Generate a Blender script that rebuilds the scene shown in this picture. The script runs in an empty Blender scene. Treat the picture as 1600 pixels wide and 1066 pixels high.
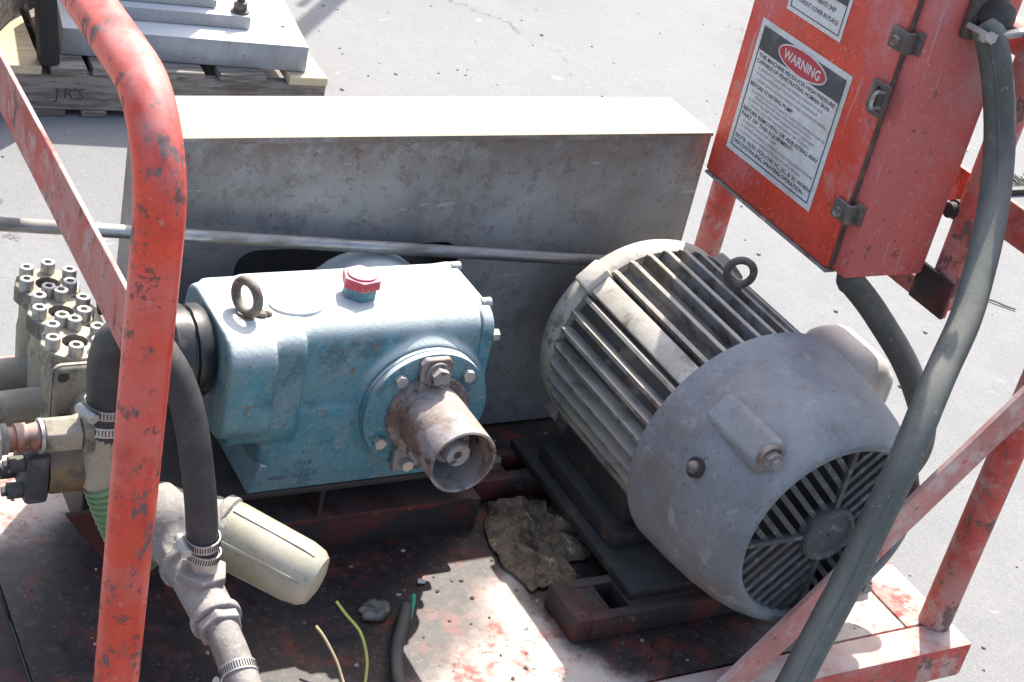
import bpy, bmesh, math, random
from mathutils import Vector, Matrix
R = math.radians
random.seed(7)
sc = bpy.context.scene
COL = sc.collection

# ------------------------------------------------------------------ camera
cam_d = bpy.data.cameras.new('camera')
cam = bpy.data.objects.new('camera', cam_d); COL.objects.link(cam)
cR = Vector((0.8733, -0.4440, 0.2009)); cU = Vector((0.0712, 0.5242, 0.8486)); cF = Vector((0.4820, 0.7272, -0.4887))
m = Matrix((cR, cU, -cF)).transposed().to_4x4()
m.translation = Vector((-1.611, -1.191, 1.346))
cam.matrix_world = m
cam_d.sensor_width = 36.0; cam_d.lens = 36.0 * 2497.0 / 1600.0
cam_d.clip_start = 0.05; cam_d.clip_end = 500
sc.camera = cam

# ------------------------------------------------------------------ sky + sun
SUN_EL, SUN_AZ = R(53), R(51)            # azimuth measured from +X towards +Y
world = bpy.data.worlds.new('World'); sc.world = world; world.use_nodes = True
wn = world.node_tree.nodes; wl = world.node_tree.links
bg = wn['Background']; sky = wn.new('ShaderNodeTexSky'); sky.sky_type = 'NISHITA'
sky.sun_disc = False; sky.sun_elevation = SUN_EL; sky.sun_rotation = R(90) - SUN_AZ
sky.air_density = 1.0; sky.dust_density = 3.0; sky.ozone_density = .6
wl.new(sky.outputs[0], bg.inputs[0]); bg.inputs[1].default_value = 0.15
sun_d = bpy.data.lights.new('sun', 'SUN'); sun_d.energy = 3.7; sun_d.angle = R(0.55); sun_d.color = (1.0, 0.955, 0.88)
sun = bpy.data.objects.new('sun', sun_d); COL.objects.link(sun)
sd = Vector((math.cos(SUN_EL)*math.cos(SUN_AZ), math.cos(SUN_EL)*math.sin(SUN_AZ), math.sin(SUN_EL)))
sun.rotation_euler = sd.to_track_quat('Z', 'Y').to_euler(); sun.location = sd * 10
sc.view_settings.view_transform = 'Standard'; sc.view_settings.look = 'None'
sc.view_settings.gamma = 1.0; sc.view_settings.exposure = 1.2
try: sc.view_settings.use_curve_mapping = False
except Exception: pass

# ------------------------------------------------------------------ materials
MATS = {}
def M(name, base, rough=.6, metal=0., layers=(), dust=None, bump=None, spec=.5, coat=0., var=None):
    """procedural worn surface: base colour, noise layers of wear, settled dust, fine relief"""
    if name in MATS: return MATS[name]
    mt = bpy.data.materials.new(name); mt.use_nodes = True
    nt = mt.node_tree; N = nt.nodes; L = nt.links
    bs = N['Principled BSDF']
    tc = N.new('ShaderNodeTexCoord'); oi = N.new('ShaderNodeObjectInfo')
    ml = N.new('ShaderNodeMath'); ml.operation = 'MULTIPLY'; ml.inputs[1].default_value = 7.3
    L.new(oi.outputs['Random'], ml.inputs[0])
    va = N.new('ShaderNodeVectorMath'); va.operation = 'ADD'
    L.new(tc.outputs['Object'], va.inputs[0]); L.new(ml.outputs[0], va.inputs[1])
    def noise(scale, detail=4, seed=0, stretch=None, kind='noise', rgh=.6):
        mp = N.new('ShaderNodeMapping'); L.new(va.outputs[0], mp.inputs[0])
        mp.inputs['Location'].default_value = (seed*1.7, seed*2.3, seed*.9)
        if stretch: mp.inputs['Scale'].default_value = stretch
        if kind == 'voronoi':
            n = N.new('ShaderNodeTexVoronoi'); n.inputs['Scale'].default_value = scale
            L.new(mp.outputs[0], n.inputs['Vector']); return n.outputs['Distance']
        n = N.new('ShaderNodeTexNoise'); n.inputs['Scale'].default_value = scale
        n.inputs['Detail'].default_value = detail; n.inputs['Roughness'].default_value = rgh
        L.new(mp.outputs[0], n.inputs['Vector']); return n.outputs['Fac']
    def sstep(sock, lo, hi):
        mr = N.new('ShaderNodeMapRange'); mr.interpolation_type = 'SMOOTHSTEP'
        mr.inputs['From Min'].default_value = lo; mr.inputs['From Max'].default_value = hi
        L.new(sock, mr.inputs['Value']); return mr.outputs[0]
    def mixc(f, a, b):
        mx = N.new('ShaderNodeMix'); mx.data_type = 'RGBA'
        if isinstance(f, float): mx.inputs[0].default_value = f
        else: L.new(f, mx.inputs[0])
        for i, v in ((6, a), (7, b)):
            if hasattr(v, 'links'): L.new(v, mx.inputs[i])
            else: mx.inputs[i].default_value = (*v, 1)
        return mx.outputs[2]
    def mixf(f, a, b):
        mx = N.new('ShaderNodeMix'); mx.data_type = 'FLOAT'; L.new(f, mx.inputs[0])
        for i, v in ((2, a), (3, b)):
            if hasattr(v, 'links'): L.new(v, mx.inputs[i])
            else: mx.inputs[i].default_value = v
        return mx.outputs[0]
    def mul(a, b):
        k = N.new('ShaderNodeMath'); k.operation = 'MULTIPLY'
        L.new(a, k.inputs[0])
        if hasattr(b, 'links'): L.new(b, k.inputs[1])
        else: k.inputs[1].default_value = b
        return k.outputs[0]
    col = base; rg = rough; me = metal
    v = var if var is not None else .18
    if v:
        f = noise(9, 5, 31)
        col = mixc(sstep(f, .3, .7), tuple(c*(1-v) for c in base), tuple(min(1, c*(1+v)) for c in base))
    fg = noise(210, 3, 41, None, 'noise', .7)
    col = mixc(mul(sstep(fg, .35, .68), .32), col, tuple(c*.55 for c in base))
    col = mixc(mul(sstep(noise(330, 2, 43, None, 'noise', .6), .55, .72), .30), col, tuple(min(1, c*1.3+.05) for c in base))
    for i, la in enumerate(layers):
        f = sstep(noise(la.get('scale', 20), la.get('detail', 5), la.get('seed', i+1), la.get('stretch'), la.get('kind', 'noise'), la.get('rgh', .6)), la['lo'], la['hi'])
        if la.get('amt', 1) != 1: f = mul(f, la['amt'])
        if la.get('zlo') is not None:       # a stain band between two heights of the object
            sz = N.new('ShaderNodeSeparateXYZ'); L.new(tc.outputs['Object'], sz.inputs[0])
            f = mul(f, sstep(sz.outputs[2], la['zlo'], la['zhi']))
        col = mixc(f, col, la['col'])
        if 'rough' in la: rg = mixf(f, rg, la['rough'])
        if 'metal' in la: me = mixf(f, me, la['metal'])
    if dust:
        ge = N.new('ShaderNodeNewGeometry'); sx = N.new('ShaderNodeSeparateXYZ'); L.new(ge.outputs['Normal'], sx.inputs[0])
        up = sstep(sx.outputs[2], dust.get('lo', .2), dust.get('hi', .95))
        nz = sstep(noise(dust.get('scale', 14), 5, 17), dust.get('nlo', .25), dust.get('nhi', .65))
        f = mul(mul(up, nz), dust.get('amt', .7))
        col = mixc(f, col, dust['col']); rg = mixf(f, rg, .9)
        me = mixf(f, me, 0.0)
    for sock, v in (('Base Color', col), ('Roughness', rg), ('Metallic', me)):
        if hasattr(v, 'links'): L.new(v, bs.inputs[sock])
        else: bs.inputs[sock].default_value = (*v, 1) if sock == 'Base Color' else v
    bs.inputs['Specular IOR Level'].default_value = spec
    if coat: bs.inputs['Coat Weight'].default_value = coat; bs.inputs['Coat Roughness'].default_value = .25
    if bump:
        b = N.new('ShaderNodeBump'); b.inputs['Strength'].default_value = bump[1]; b.inputs['Distance'].default_value = bump[2] if len(bump) > 2 else .002
        L.new(noise(bump[0], 6, 5), b.inputs['Height']); L.new(b.outputs[0], bs.inputs['Normal'])
    MATS[name] = mt
    return mt

DUST = (.56, .50, .43)
STEEL = (.045, .045, .05)
def red(name, base=(.50, .022, .012), **k):
    return M(name, base, rough=.42, layers=k.get('layers', ()), dust=k.get('dust'), bump=k.get('bump', (60, .12, .001)), spec=.5)
red_pipe = M('chipped red paint on pipe', (.62, .046, .018), .36, layers=(
    dict(col=(.56, .12, .10), scale=8, lo=.46, hi=.66, seed=3, amt=.6),
    dict(col=(.34, .012, .008), scale=13, lo=.52, hi=.66, seed=19, amt=.6),
    dict(col=(.085, .075, .076), scale=22, lo=.56, hi=.61, seed=8, detail=9, rgh=.74, rough=.65, stretch=(1, 1, .55), amt=.95),
    dict(col=(.12, .055, .045), scale=44, lo=.59, hi=.63, seed=4, rough=.7, rgh=.72, amt=.85),
    dict(col=(.42, .30, .27), scale=80, lo=.66, hi=.70, seed=14, rough=.8, amt=.3)),
    dust=dict(col=(.64, .42, .38), lo=.15, hi=.9, nlo=.3, nhi=.7, amt=.5, scale=24), bump=(60, .4, .0016))
red_dusty = M('dusty faded red paint', (.44, .050, .034), .65, layers=(
    dict(col=(.42, .20, .17), scale=8, lo=.36, hi=.60, seed=2, amt=.85, rough=.85, rgh=.7),
    dict(col=(.42, .34, .31), scale=14, lo=.50, hi=.64, seed=12, amt=.7, rough=.9, rgh=.72),
    dict(col=(.085, .062, .054), scale=20, lo=.57, hi=.615, seed=6, rough=.8, stretch=(1, 1, .6), rgh=.74, amt=.85),
    dict(col=(.19, .085, .05), scale=60, lo=.60, hi=.65, seed=9, amt=.8)),
    dust=dict(col=(.62, .50, .42), lo=.3, hi=.95, amt=.9), bump=(80, .35, .0014))
red_box = M('sun faded red enamel', (.60, .050, .024), .45, layers=(
    dict(col=(.46, .13, .12), scale=4.5, lo=.38, hi=.62, seed=5, amt=.8, rough=.8, stretch=(1, 1, .5), rgh=.6),
    dict(col=(.40, .27, .26), scale=6, lo=.50, hi=.70, seed=15, amt=.7, rough=.85, rgh=.72),
    dict(col=(.44, .30, .28), scale=130, lo=.60, hi=.66, seed=35, amt=.5),
    dict(col=(.40, .28, .27), scale=70, lo=.635, hi=.66, seed=36, amt=.6, stretch=(1, 1, .07)),
    dict(col=(.15, .06, .045), scale=30, lo=.64, hi=.68, seed=9, rough=.8, amt=.75, rgh=.72),
    dict(col=(.08, .055, .05), scale=110, lo=.66, hi=.70, seed=2)), bump=(90, .25, .0010))
red_pale = M('pale dusty pink paint', (.46, .19, .16), .8, layers=(dict(col=(.50, .40, .36), scale=9, lo=.42, hi=.60, seed=2, rgh=.72), dict(col=(.44, .06, .04), scale=16, lo=.60, hi=.66, seed=7, rgh=.72), dict(col=(.12, .085, .075), scale=40, lo=.62, hi=.66, seed=9, rgh=.72)), dust=dict(col=(.62, .52, .45), amt=.8), bump=(80, .4, .0014))
dark_red = M('grimy dark red steel', (.10, .016, .012), .7, layers=(
    dict(col=(.020, .017, .017), scale=11, lo=.35, hi=.55, seed=2),
    dict(col=(.16, .06, .03), scale=40, lo=.62, hi=.70, seed=3)), dust=dict(col=(.11, .085, .07), amt=.5), bump=(60, .4, .001))
grime = M('oily black steel', (.026, .023, .023), .6, layers=(
    dict(col=(.075, .045, .032), scale=22, lo=.56, hi=.70, seed=3),), dust=dict(col=(.09, .08, .07), amt=.45), bump=(80, .4, .001))
pump_blue = M('weathered teal enamel', (.048, .205, .262), .48, layers=(
    dict(col=(.135, .215, .215), scale=7, lo=.38, hi=.60, seed=3, amt=.85, rough=.75),
    dict(col=(.215, .26, .25), scale=16, lo=.50, hi=.64, seed=23, amt=.42, rgh=.72, rough=.8),
    dict(col=(.035, .085, .095), scale=15, lo=.54, hi=.63, seed=5, amt=.6, rgh=.74),
    dict(col=(.17, .10, .06), scale=46, lo=.615, hi=.65, seed=7, rough=.85, amt=.8, rgh=.72),
    dict(col=(.27, .30, .29), scale=150, lo=.58, hi=.66, seed=13, amt=.5),
    dict(col=(.03, .04, .04), scale=170, lo=.62, hi=.67, seed=11, amt=.7)),
    dust=dict(col=(.56, .61, .58), lo=.12, hi=.85, nlo=.10, nhi=.45, amt=.93), bump=(210, .55, .0016))
motor_grey = M('weathered blue grey motor paint', (.160, .172, .186), .58, layers=(
    dict(col=(.225, .23, .235), scale=4.5, lo=.40, hi=.62, seed=3, amt=.8),
    dict(col=(.190, .150, .125), scale=4, lo=.48, hi=.62, seed=8, amt=.75, rough=.85, rgh=.7),
    dict(col=(.15, .115, .095), scale=7, lo=.54, hi=.66, seed=58, amt=.6, rough=.85, rgh=.72),
    dict(col=(.33, .33, .325), scale=22, lo=.55, hi=.68, seed=18, amt=.5, rgh=.7),
    dict(col=(.12, .105, .095), scale=150, lo=.585, hi=.64, seed=11, rough=.85, amt=.6),
    dict(col=(.13, .085, .06), scale=50, lo=.64, hi=.68, seed=31, rough=.85, amt=.6, rgh=.72)),
    dust=dict(col=(.38, .365, .34), lo=.25, hi=.95, amt=.5), bump=(140, .5, .0013))
motor_fin = M('rusty dusty cast iron fins', (.170, .166, .158), .75, layers=(
    dict(col=(.11, .068, .045), scale=24, lo=.46, hi=.60, seed=3, rough=.9, amt=.85),
    dict(col=(.045, .038, .035), scale=50, lo=.56, hi=.65, seed=4, amt=.85),
    dict(col=(.30, .25, .19), scale=13, lo=.52, hi=.66, seed=12, amt=.7)),
    dust=dict(col=(.56, .50, .40), lo=.30, hi=.92, amt=.8, nlo=.2, nhi=.55), bump=(110, .7, .0014))
grille_mat = M('grimy dark grille casting', (.060, .062, .065), .7, layers=(
    dict(col=(.17, .17, .165), scale=70, lo=.56, hi=.64, seed=3, amt=.7), dict(col=(.06, .04, .032), scale=20, lo=.5, hi=.64, seed=5)), dust=dict(col=(.20, .19, .18), amt=.4), bump=(100, .5, .001))
boss_mat = M('sunlit dusty cast iron', (.42, .38, .31), .8, layers=(  # sunlit cream of boss and end bell put into the dusty colour
    dict(col=(.20, .155, .115), scale=26, lo=.54, hi=.62, seed=3, rgh=.72), dict(col=(.56, .52, .44), scale=9, lo=.46, hi=.6, seed=6)), dust=dict(col=(.64, .58, .48), lo=.1, hi=.8, amt=.8), bump=(100, .6, .0014))
cream_metal = M('dusty cream painted metal', (.52, .49, .43), .65, layers=(
    dict(col=(.30, .24, .17), scale=20, lo=.58, hi=.75, seed=3),), dust=dict(col=(.66, .62, .54), amt=.7), bump=(90, .2, .001))
guard_mat = M('scuffed grey sheet steel', (.255, .252, .243), .6, layers=(
    dict(col=(.33, .335, .325), scale=3.5, lo=.40, hi=.62, seed=3, amt=.7, stretch=(1, 1, .5)),
    dict(col=(.150, .146, .140), scale=2.4, lo=.46, hi=.64, seed=6, amt=.75, rgh=.6),
    dict(col=(.30, .265, .225), scale=26, lo=.54, hi=.64, seed=46, amt=.45, stretch=(1, 1, .05), rgh=.7),
    dict(col=(.145, .140, .135), scale=34, lo=.52, hi=.62, seed=26, amt=.55, rgh=.74),
    dict(col=(.16, .115, .09), scale=7, lo=.36, hi=.52, seed=9, rough=.85, amt=.75, rgh=.74, zlo=.40, zhi=.50),
    dict(col=(.15, .09, .065), scale=40, lo=.56, hi=.62, seed=19, rough=.85, amt=.7, rgh=.74, zlo=.34, zhi=.48),
    dict(col=(.42, .42, .40), scale=60, lo=.675, hi=.70, seed=12, amt=.5, stretch=(.25, 1, 1)),
    dict(col=(.09, .085, .08), scale=130, lo=.62, hi=.67, seed=52, amt=.6)),
    dust=dict(col=(.42, .37, .285), lo=.5, hi=.95, nlo=.0, nhi=.3, amt=.95), bump=(16, .5, .004))
guard_edge = M('rusty folded steel edge', (.25, .215, .18), .8, layers=(dict(col=(.14, .10, .075), scale=50, lo=.50, hi=.6), dict(col=(.45, .41, .34), scale=30, lo=.55, hi=.62)), bump=(140, .5, .001))
dark_in = M('dark sheet steel inside', (.035, .03, .03), .8)
zinc = M('dull zinc plated steel', (.42, .42, .40), .45, metal=.7, layers=(dict(col=(.22, .17, .12), scale=70, lo=.56, hi=.70, metal=0., rough=.8),), dust=dict(col=(.55, .5, .42), amt=.4))
bright_steel = M('dull steel rod', (.36, .37, .38), .38, metal=.9, layers=(dict(col=(.16, .14, .125), scale=24, lo=.48, hi=.64, rough=.7, metal=.2, stretch=(.3, 1, 1)),), dust=dict(col=(.50, .46, .40), amt=.5))
rust_tube = M('rust speckled grey tube', (.250, .225, .215), .7, layers=(
    dict(col=(.15, .085, .058), scale=22, lo=.47, hi=.58, seed=3, rough=.85, rgh=.7, amt=.9),
    dict(col=(.34, .21, .10), scale=11, lo=.57, hi=.66, seed=6, amt=.5, rough=.9),
    dict(col=(.055, .042, .038), scale=60, lo=.56, hi=.63, seed=9, amt=.9)), dust=dict(col=(.56, .51, .46), amt=.5), bump=(90, .6, .0014))
iron_dark = M('dusty dark iron', (.085, .070, .060), .7, layers=(dict(col=(.16, .12, .09), scale=40, lo=.5, hi=.65),), dust=dict(col=(.40, .34, .27), amt=.45), bump=(120, .4, .001))
iron_pale = M('dusty pale iron', (.20, .170, .140), .75, layers=(dict(col=(.10, .075, .055), scale=40, lo=.5, hi=.6, rgh=.7),), dust=dict(col=(.50, .44, .36), amt=.5), bump=(120, .5, .001))
brass = M('grimy nickel brass casting', (.31, .275, .205), .55, metal=.25, layers=(
    dict(col=(.105, .090, .068), scale=14, lo=.48, hi=.62, seed=3, metal=0., rough=.8, rgh=.72),
    dict(col=(.30, .20, .085), scale=9, lo=.60, hi=.74, seed=5, amt=.8)), dust=dict(col=(.52, .46, .36), amt=.65, lo=.35), bump=(120, .35, .0009))
brass_dark = M('oil stained brass body', (.180, .120, .055), .55, metal=.3, layers=(
    dict(col=(.05, .043, .038), scale=15, lo=.42, hi=.60, seed=3, metal=0.), ), dust=dict(col=(.45, .40, .32), amt=.5), bump=(100, .3, .0009))
black_cap = M('dusty black steel cap', (.030, .034, .036), .55, layers=(dict(col=(.10, .095, .085), scale=30, lo=.5, hi=.7),), dust=dict(col=(.30, .27, .22), amt=.35), bump=(100, .3, .0008))
copper = M('tarnished copper fitting', (.34, .15, .10), .5, metal=.4, layers=(dict(col=(.12, .07, .05), scale=60, lo=.52, hi=.66),), dust=dict(col=(.6, .5, .42), amt=.5))
alu_cast = M('dusty cast aluminium', (.225, .210, .195), .7, layers=(
    dict(col=(.13, .112, .095), scale=12, lo=.46, hi=.62, seed=3, amt=.85),
    dict(col=(.40, .38, .35), scale=100, lo=.58, hi=.66, seed=6, amt=.8)), dust=dict(col=(.50, .45, .38), amt=.55), bump=(140, .8, .0016))
bowl_mat = M('olive plastic strainer bowl', (.300, .275, .190), .42, layers=(
    dict(col=(.40, .36, .28), scale=8, lo=.44, hi=.66, seed=3, amt=.7, rgh=.7),
    dict(col=(.27, .17, .10), scale=10, lo=.58, hi=.70, seed=8, amt=.6), dict(col=(.16, .14, .10), scale=60, lo=.62, hi=.67, seed=9, amt=.6)), bump=(60, .2, .0008), dust=dict(col=(.56, .53, .42), amt=.5))
rubber = M('scuffed black rubber', (.022, .021, .022), .55, layers=(dict(col=(.075, .07, .066), scale=16, lo=.48, hi=.74, amt=.7),), dust=dict(col=(.26, .23, .19), amt=.4, lo=.3), bump=(110, .2, .0006))
rubber_dusty = M('dust coated rubber hose', (.088, .091, .080), .7, layers=(
    dict(col=(.045, .047, .044), scale=7, lo=.44, hi=.62, seed=4, amt=.6, stretch=(1, 1, .25), rgh=.7),
    dict(col=(.125, .12, .105), scale=40, lo=.55, hi=.66, seed=7, amt=.6, rgh=.7),
    dict(col=(.26, .24, .20), scale=110, lo=.64, hi=.69, seed=17, amt=.7)), dust=dict(col=(.40, .37, .30), amt=.5, lo=.25, hi=.9, nlo=.15, nhi=.55), bump=(150, .5, .0010))
green_hose = M('ribbed green hose', (.095, .200, .085), .45, layers=(dict(col=(.14, .14, .07), scale=25, lo=.5, hi=.7),), dust=dict(col=(.45, .45, .25), amt=.5))
cap_red = M('crackled red plastic plug', (.42, .035, .055), .5, layers=(dict(col=(.50, .20, .20), scale=55, lo=.52, hi=.62),), dust=dict(col=(.66, .38, .42), amt=.75, nlo=.1, nhi=.5), bump=(140, .5, .001))
label_white = M('dirty white vinyl label', (.58, .58, .57), .5, layers=(dict(col=(.40, .38, .34), scale=12, lo=.50, hi=.72), dict(col=(.33, .27, .18), scale=26, lo=.66, hi=.76)), var=.04)
label_black = M('faded black label print', (.035, .042, .048), .5, layers=(dict(col=(.09, .10, .11), scale=25, lo=.45, hi=.7),), var=.1)
label_red = M('faded red label print', (.40, .025, .045), .5, var=.1)
plate_white = M('white oval name plate', (.72, .72, .71), .4, var=.03)
label_grey = M('worn grey print', (.20, .20, .22), .6, var=.1)
def wood(name, c, d):
    return M(name, c, .85, layers=(dict(col=d, scale=6, lo=.44, hi=.62, stretch=(1, 12, 12), seed=3), dict(col=tuple(x*.5 for x in d), scale=14, lo=.58, hi=.75, seed=5, stretch=(1, 6, 6))), bump=(60, .4, .001))
wood_grey = wood('weathered grey timber', (.27, .235, .20), (.13, .105, .09))
wood_lit = wood('sunlit yellow timber', (.56, .46, .30), (.46, .36, .22))  # sunlight on some pallet boards is put into this paler yellow
conc = M('pale grey machined block', (.36, .36, .36), .6, layers=(dict(col=(.25, .25, .255), scale=7, lo=.45, hi=.7), dict(col=(.2, .17, .14), scale=40, lo=.66, hi=.74)), dust=dict(col=(.72, .70, .66), amt=.9, nlo=0, nhi=.3, lo=.6), bump=(120, .2, .0008))
rag_mat = M('oily brown rag', (.20, .145, .092), .95, layers=(dict(col=(.07, .052, .038), scale=22, lo=.50, hi=.60, rgh=.72), dict(col=(.38, .30, .19), scale=34, lo=.56, hi=.64, rgh=.7), dict(col=(.12, .085, .055), scale=120, lo=.5, hi=.62)), bump=(170, 1.0, .004))
plastic_clear = M('crumpled grey film', (.19, .18, .155), .35, layers=(dict(col=(.14, .12, .10), scale=40, lo=.45, hi=.6),))
wire_green = M('green insulated wire', (.05, .36, .20), .4, var=.1)
wire_yellow = M('yellow green insulated wire', (.50, .52, .12), .4, var=.1)
wire_tan = M('tan wire', (.60, .46, .26), .5, var=.1)
leaf_mat = M('pale paint flake', (.62, .62, .60), .7)

def deck_material():
    mt = bpy.data.materials.new('worn red deck plate with oil and dust'); mt.use_nodes = True
    nt = mt.node_tree; N = nt.nodes; L = nt.links; bs = N['Principled BSDF']
    tc = N.new('ShaderNodeTexCoord')
    def noise(scale, detail=5, off=0., rgh=.6):
        mp = N.new('ShaderNodeMapping'); mp.inputs['Location'].default_value = (off, off*1.3, 0); L.new(tc.outputs['Object'], mp.inputs[0])
        n = N.new('ShaderNodeTexNoise'); n.inputs['Scale'].default_value = scale; n.inputs['Detail'].default_value = detail; n.inputs['Roughness'].default_value = rgh
        L.new(mp.outputs[0], n.inputs['Vector']); return n
    def ss(s, lo, hi):
        r = N.new('ShaderNodeMapRange'); r.interpolation_type = 'SMOOTHSTEP'; r.inputs['From Min'].default_value = lo; r.inputs['From Max'].default_value = hi
        L.new(s, r.inputs['Value']); return r.outputs[0]
    def mix(f, a, b):
        x = N.new('ShaderNodeMix'); x.data_type = 'RGBA'; L.new(f, x.inputs[0])
        for i, v in ((6, a), (7, b)):
            if hasattr(v, 'links'): L.new(v, x.inputs[i])
            else: x.inputs[i].default_value = (*v, 1)
        return x.outputs[2]
    def mth(op, a, b):
        k = N.new('ShaderNodeMath'); k.operation = op
        for i, v in enumerate((a, b)):
            if hasattr(v, 'links'): L.new(v, k.inputs[i])
            else: k.inputs[i].default_value = v
        return k.outputs[0]
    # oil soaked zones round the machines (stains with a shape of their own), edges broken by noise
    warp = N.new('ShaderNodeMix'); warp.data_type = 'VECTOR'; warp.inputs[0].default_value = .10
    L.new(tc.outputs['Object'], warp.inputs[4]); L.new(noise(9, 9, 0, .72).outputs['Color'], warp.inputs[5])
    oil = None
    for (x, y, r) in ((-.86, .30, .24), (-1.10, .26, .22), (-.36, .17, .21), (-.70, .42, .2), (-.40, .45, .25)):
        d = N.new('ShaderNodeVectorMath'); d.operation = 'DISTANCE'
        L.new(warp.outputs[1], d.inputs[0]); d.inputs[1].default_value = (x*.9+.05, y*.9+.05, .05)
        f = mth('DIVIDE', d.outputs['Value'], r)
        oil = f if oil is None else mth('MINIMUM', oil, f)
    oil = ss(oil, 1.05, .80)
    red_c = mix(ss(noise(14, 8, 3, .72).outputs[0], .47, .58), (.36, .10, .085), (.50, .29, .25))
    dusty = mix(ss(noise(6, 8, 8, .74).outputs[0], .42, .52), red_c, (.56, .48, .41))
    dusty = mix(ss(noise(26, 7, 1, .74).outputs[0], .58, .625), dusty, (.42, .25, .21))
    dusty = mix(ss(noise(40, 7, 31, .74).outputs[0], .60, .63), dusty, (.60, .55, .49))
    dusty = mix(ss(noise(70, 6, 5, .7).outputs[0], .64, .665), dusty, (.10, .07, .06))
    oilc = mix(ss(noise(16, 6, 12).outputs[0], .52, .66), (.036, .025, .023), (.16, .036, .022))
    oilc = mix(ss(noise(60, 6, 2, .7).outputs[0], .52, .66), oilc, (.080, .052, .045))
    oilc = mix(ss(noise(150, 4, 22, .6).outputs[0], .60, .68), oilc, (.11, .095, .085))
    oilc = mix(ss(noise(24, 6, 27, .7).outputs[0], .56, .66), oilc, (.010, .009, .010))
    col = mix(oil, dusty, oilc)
    L.new(col, bs.inputs['Base Color'])
    rg = N.new('ShaderNodeMix'); rg.data_type = 'FLOAT'; L.new(oil, rg.inputs[0]); rg.inputs[2].default_value = .85; rg.inputs[3].default_value = .55
    L.new(rg.outputs[0], bs.inputs['Roughness'])
    b = N.new('ShaderNodeBump'); b.inputs['Strength'].default_value = .5; b.inputs['Distance'].default_value = .002
    L.new(noise(45, 8, 4).outputs[0], b.inputs['Height']); L.new(b.outputs[0], bs.inputs['Normal'])
    return mt
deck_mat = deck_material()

def asphalt_material():
    mt = bpy.data.materials.new('bleached asphalt'); mt.use_nodes = True
    nt = mt.node_tree; N = nt.nodes; L = nt.links; bs = N['Principled BSDF']
    tc = N.new('ShaderNodeTexCoord')
    def noise(scale, detail=5, rgh=.6, off=0.):
        mp = N.new('ShaderNodeMapping'); mp.inputs['Location'].default_value = (off, -off, 0); L.new(tc.outputs['Object'], mp.inputs[0])
        n = N.new('ShaderNodeTexNoise'); n.inputs['Scale'].default_value = scale; n.inputs['Detail'].default_value = detail; n.inputs['Roughness'].default_value = rgh
        L.new(mp.outputs[0], n.inputs['Vector']); return n
    def ss(s_, lo, hi, amt=1.):
        r = N.new('ShaderNodeMapRange'); r.interpolation_type = 'SMOOTHSTEP'; r.inputs['From Min'].default_value = lo; r.inputs['From Max'].default_value = hi
        r.inputs['To Max'].default_value = amt; L.new(s_, r.inputs['Value']); return r.outputs[0]
    def mix(f, a, b):
        x = N.new('ShaderNodeMix'); x.data_type = 'RGBA'; L.new(f, x.inputs[0])
        for i, v in ((6, a), (7, b)):
            if hasattr(v, 'links'): L.new(v, x.inputs[i])
            else: x.inputs[i].default_value = (*v, 1)
        return x.outputs[2]
    c = mix(ss(noise(1.1, 6).outputs[0], .35, .65), (.178, .178, .178), (.204, .202, .198))
    c = mix(ss(noise(5, 8, .72, 3).outputs[0], .42, .62, .8), c, (.216, .214, .208))
    c = mix(ss(noise(55, 6, .75, 1).outputs[0], .42, .62, .7), c, (.180, .179, .178))
    c = mix(ss(noise(260, 3, .7, 5).outputs[0], .50, .66, .7), c, (.275, .272, .264))
    c = mix(ss(noise(190, 3, .7, 8).outputs[0], .60, .68, .8), c, (.135, .134, .132))
    c = mix(ss(noise(90, 4, .7, 12).outputs[0], .68, .72), c, (.34, .335, .32))
    c = mix(ss(noise(9, 8, .74, 15).outputs[0], .61, .66, .7), c, (.29, .285, .272))
    # hairline cracks
    wv = N.new('ShaderNodeMix'); wv.data_type = 'VECTOR'; wv.inputs[0].default_value = .22
    L.new(tc.outputs['Object'], wv.inputs[4]); L.new(noise(3, 8, .7).outputs['Color'], wv.inputs[5])
    vo = N.new('ShaderNodeTexVoronoi'); vo.feature = 'DISTANCE_TO_EDGE'; vo.inputs['Scale'].default_value = .9; L.new(wv.outputs[1], vo.inputs['Vector'])
    k = N.new('ShaderNodeMath'); k.operation = 'MULTIPLY'; L.new(ss(vo.outputs['Distance'], .0045, .001), k.inputs[0]); L.new(ss(noise(2.2, 4, .6, 9).outputs[0], .5, .6, .75), k.inputs[1])
    c = mix(k.outputs[0], c, (.07, .068, .066))
    L.new(c, bs.inputs['Base Color']); bs.inputs['Roughness'].default_value = .92
    b = N.new('ShaderNodeBump'); b.inputs['Strength'].default_value = .45; b.inputs['Distance'].default_value = .002
    L.new(noise(230, 4, .7).outputs[0], b.inputs['Height']); L.new(b.outputs[0], bs.inputs['Normal'])
    return mt

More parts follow.
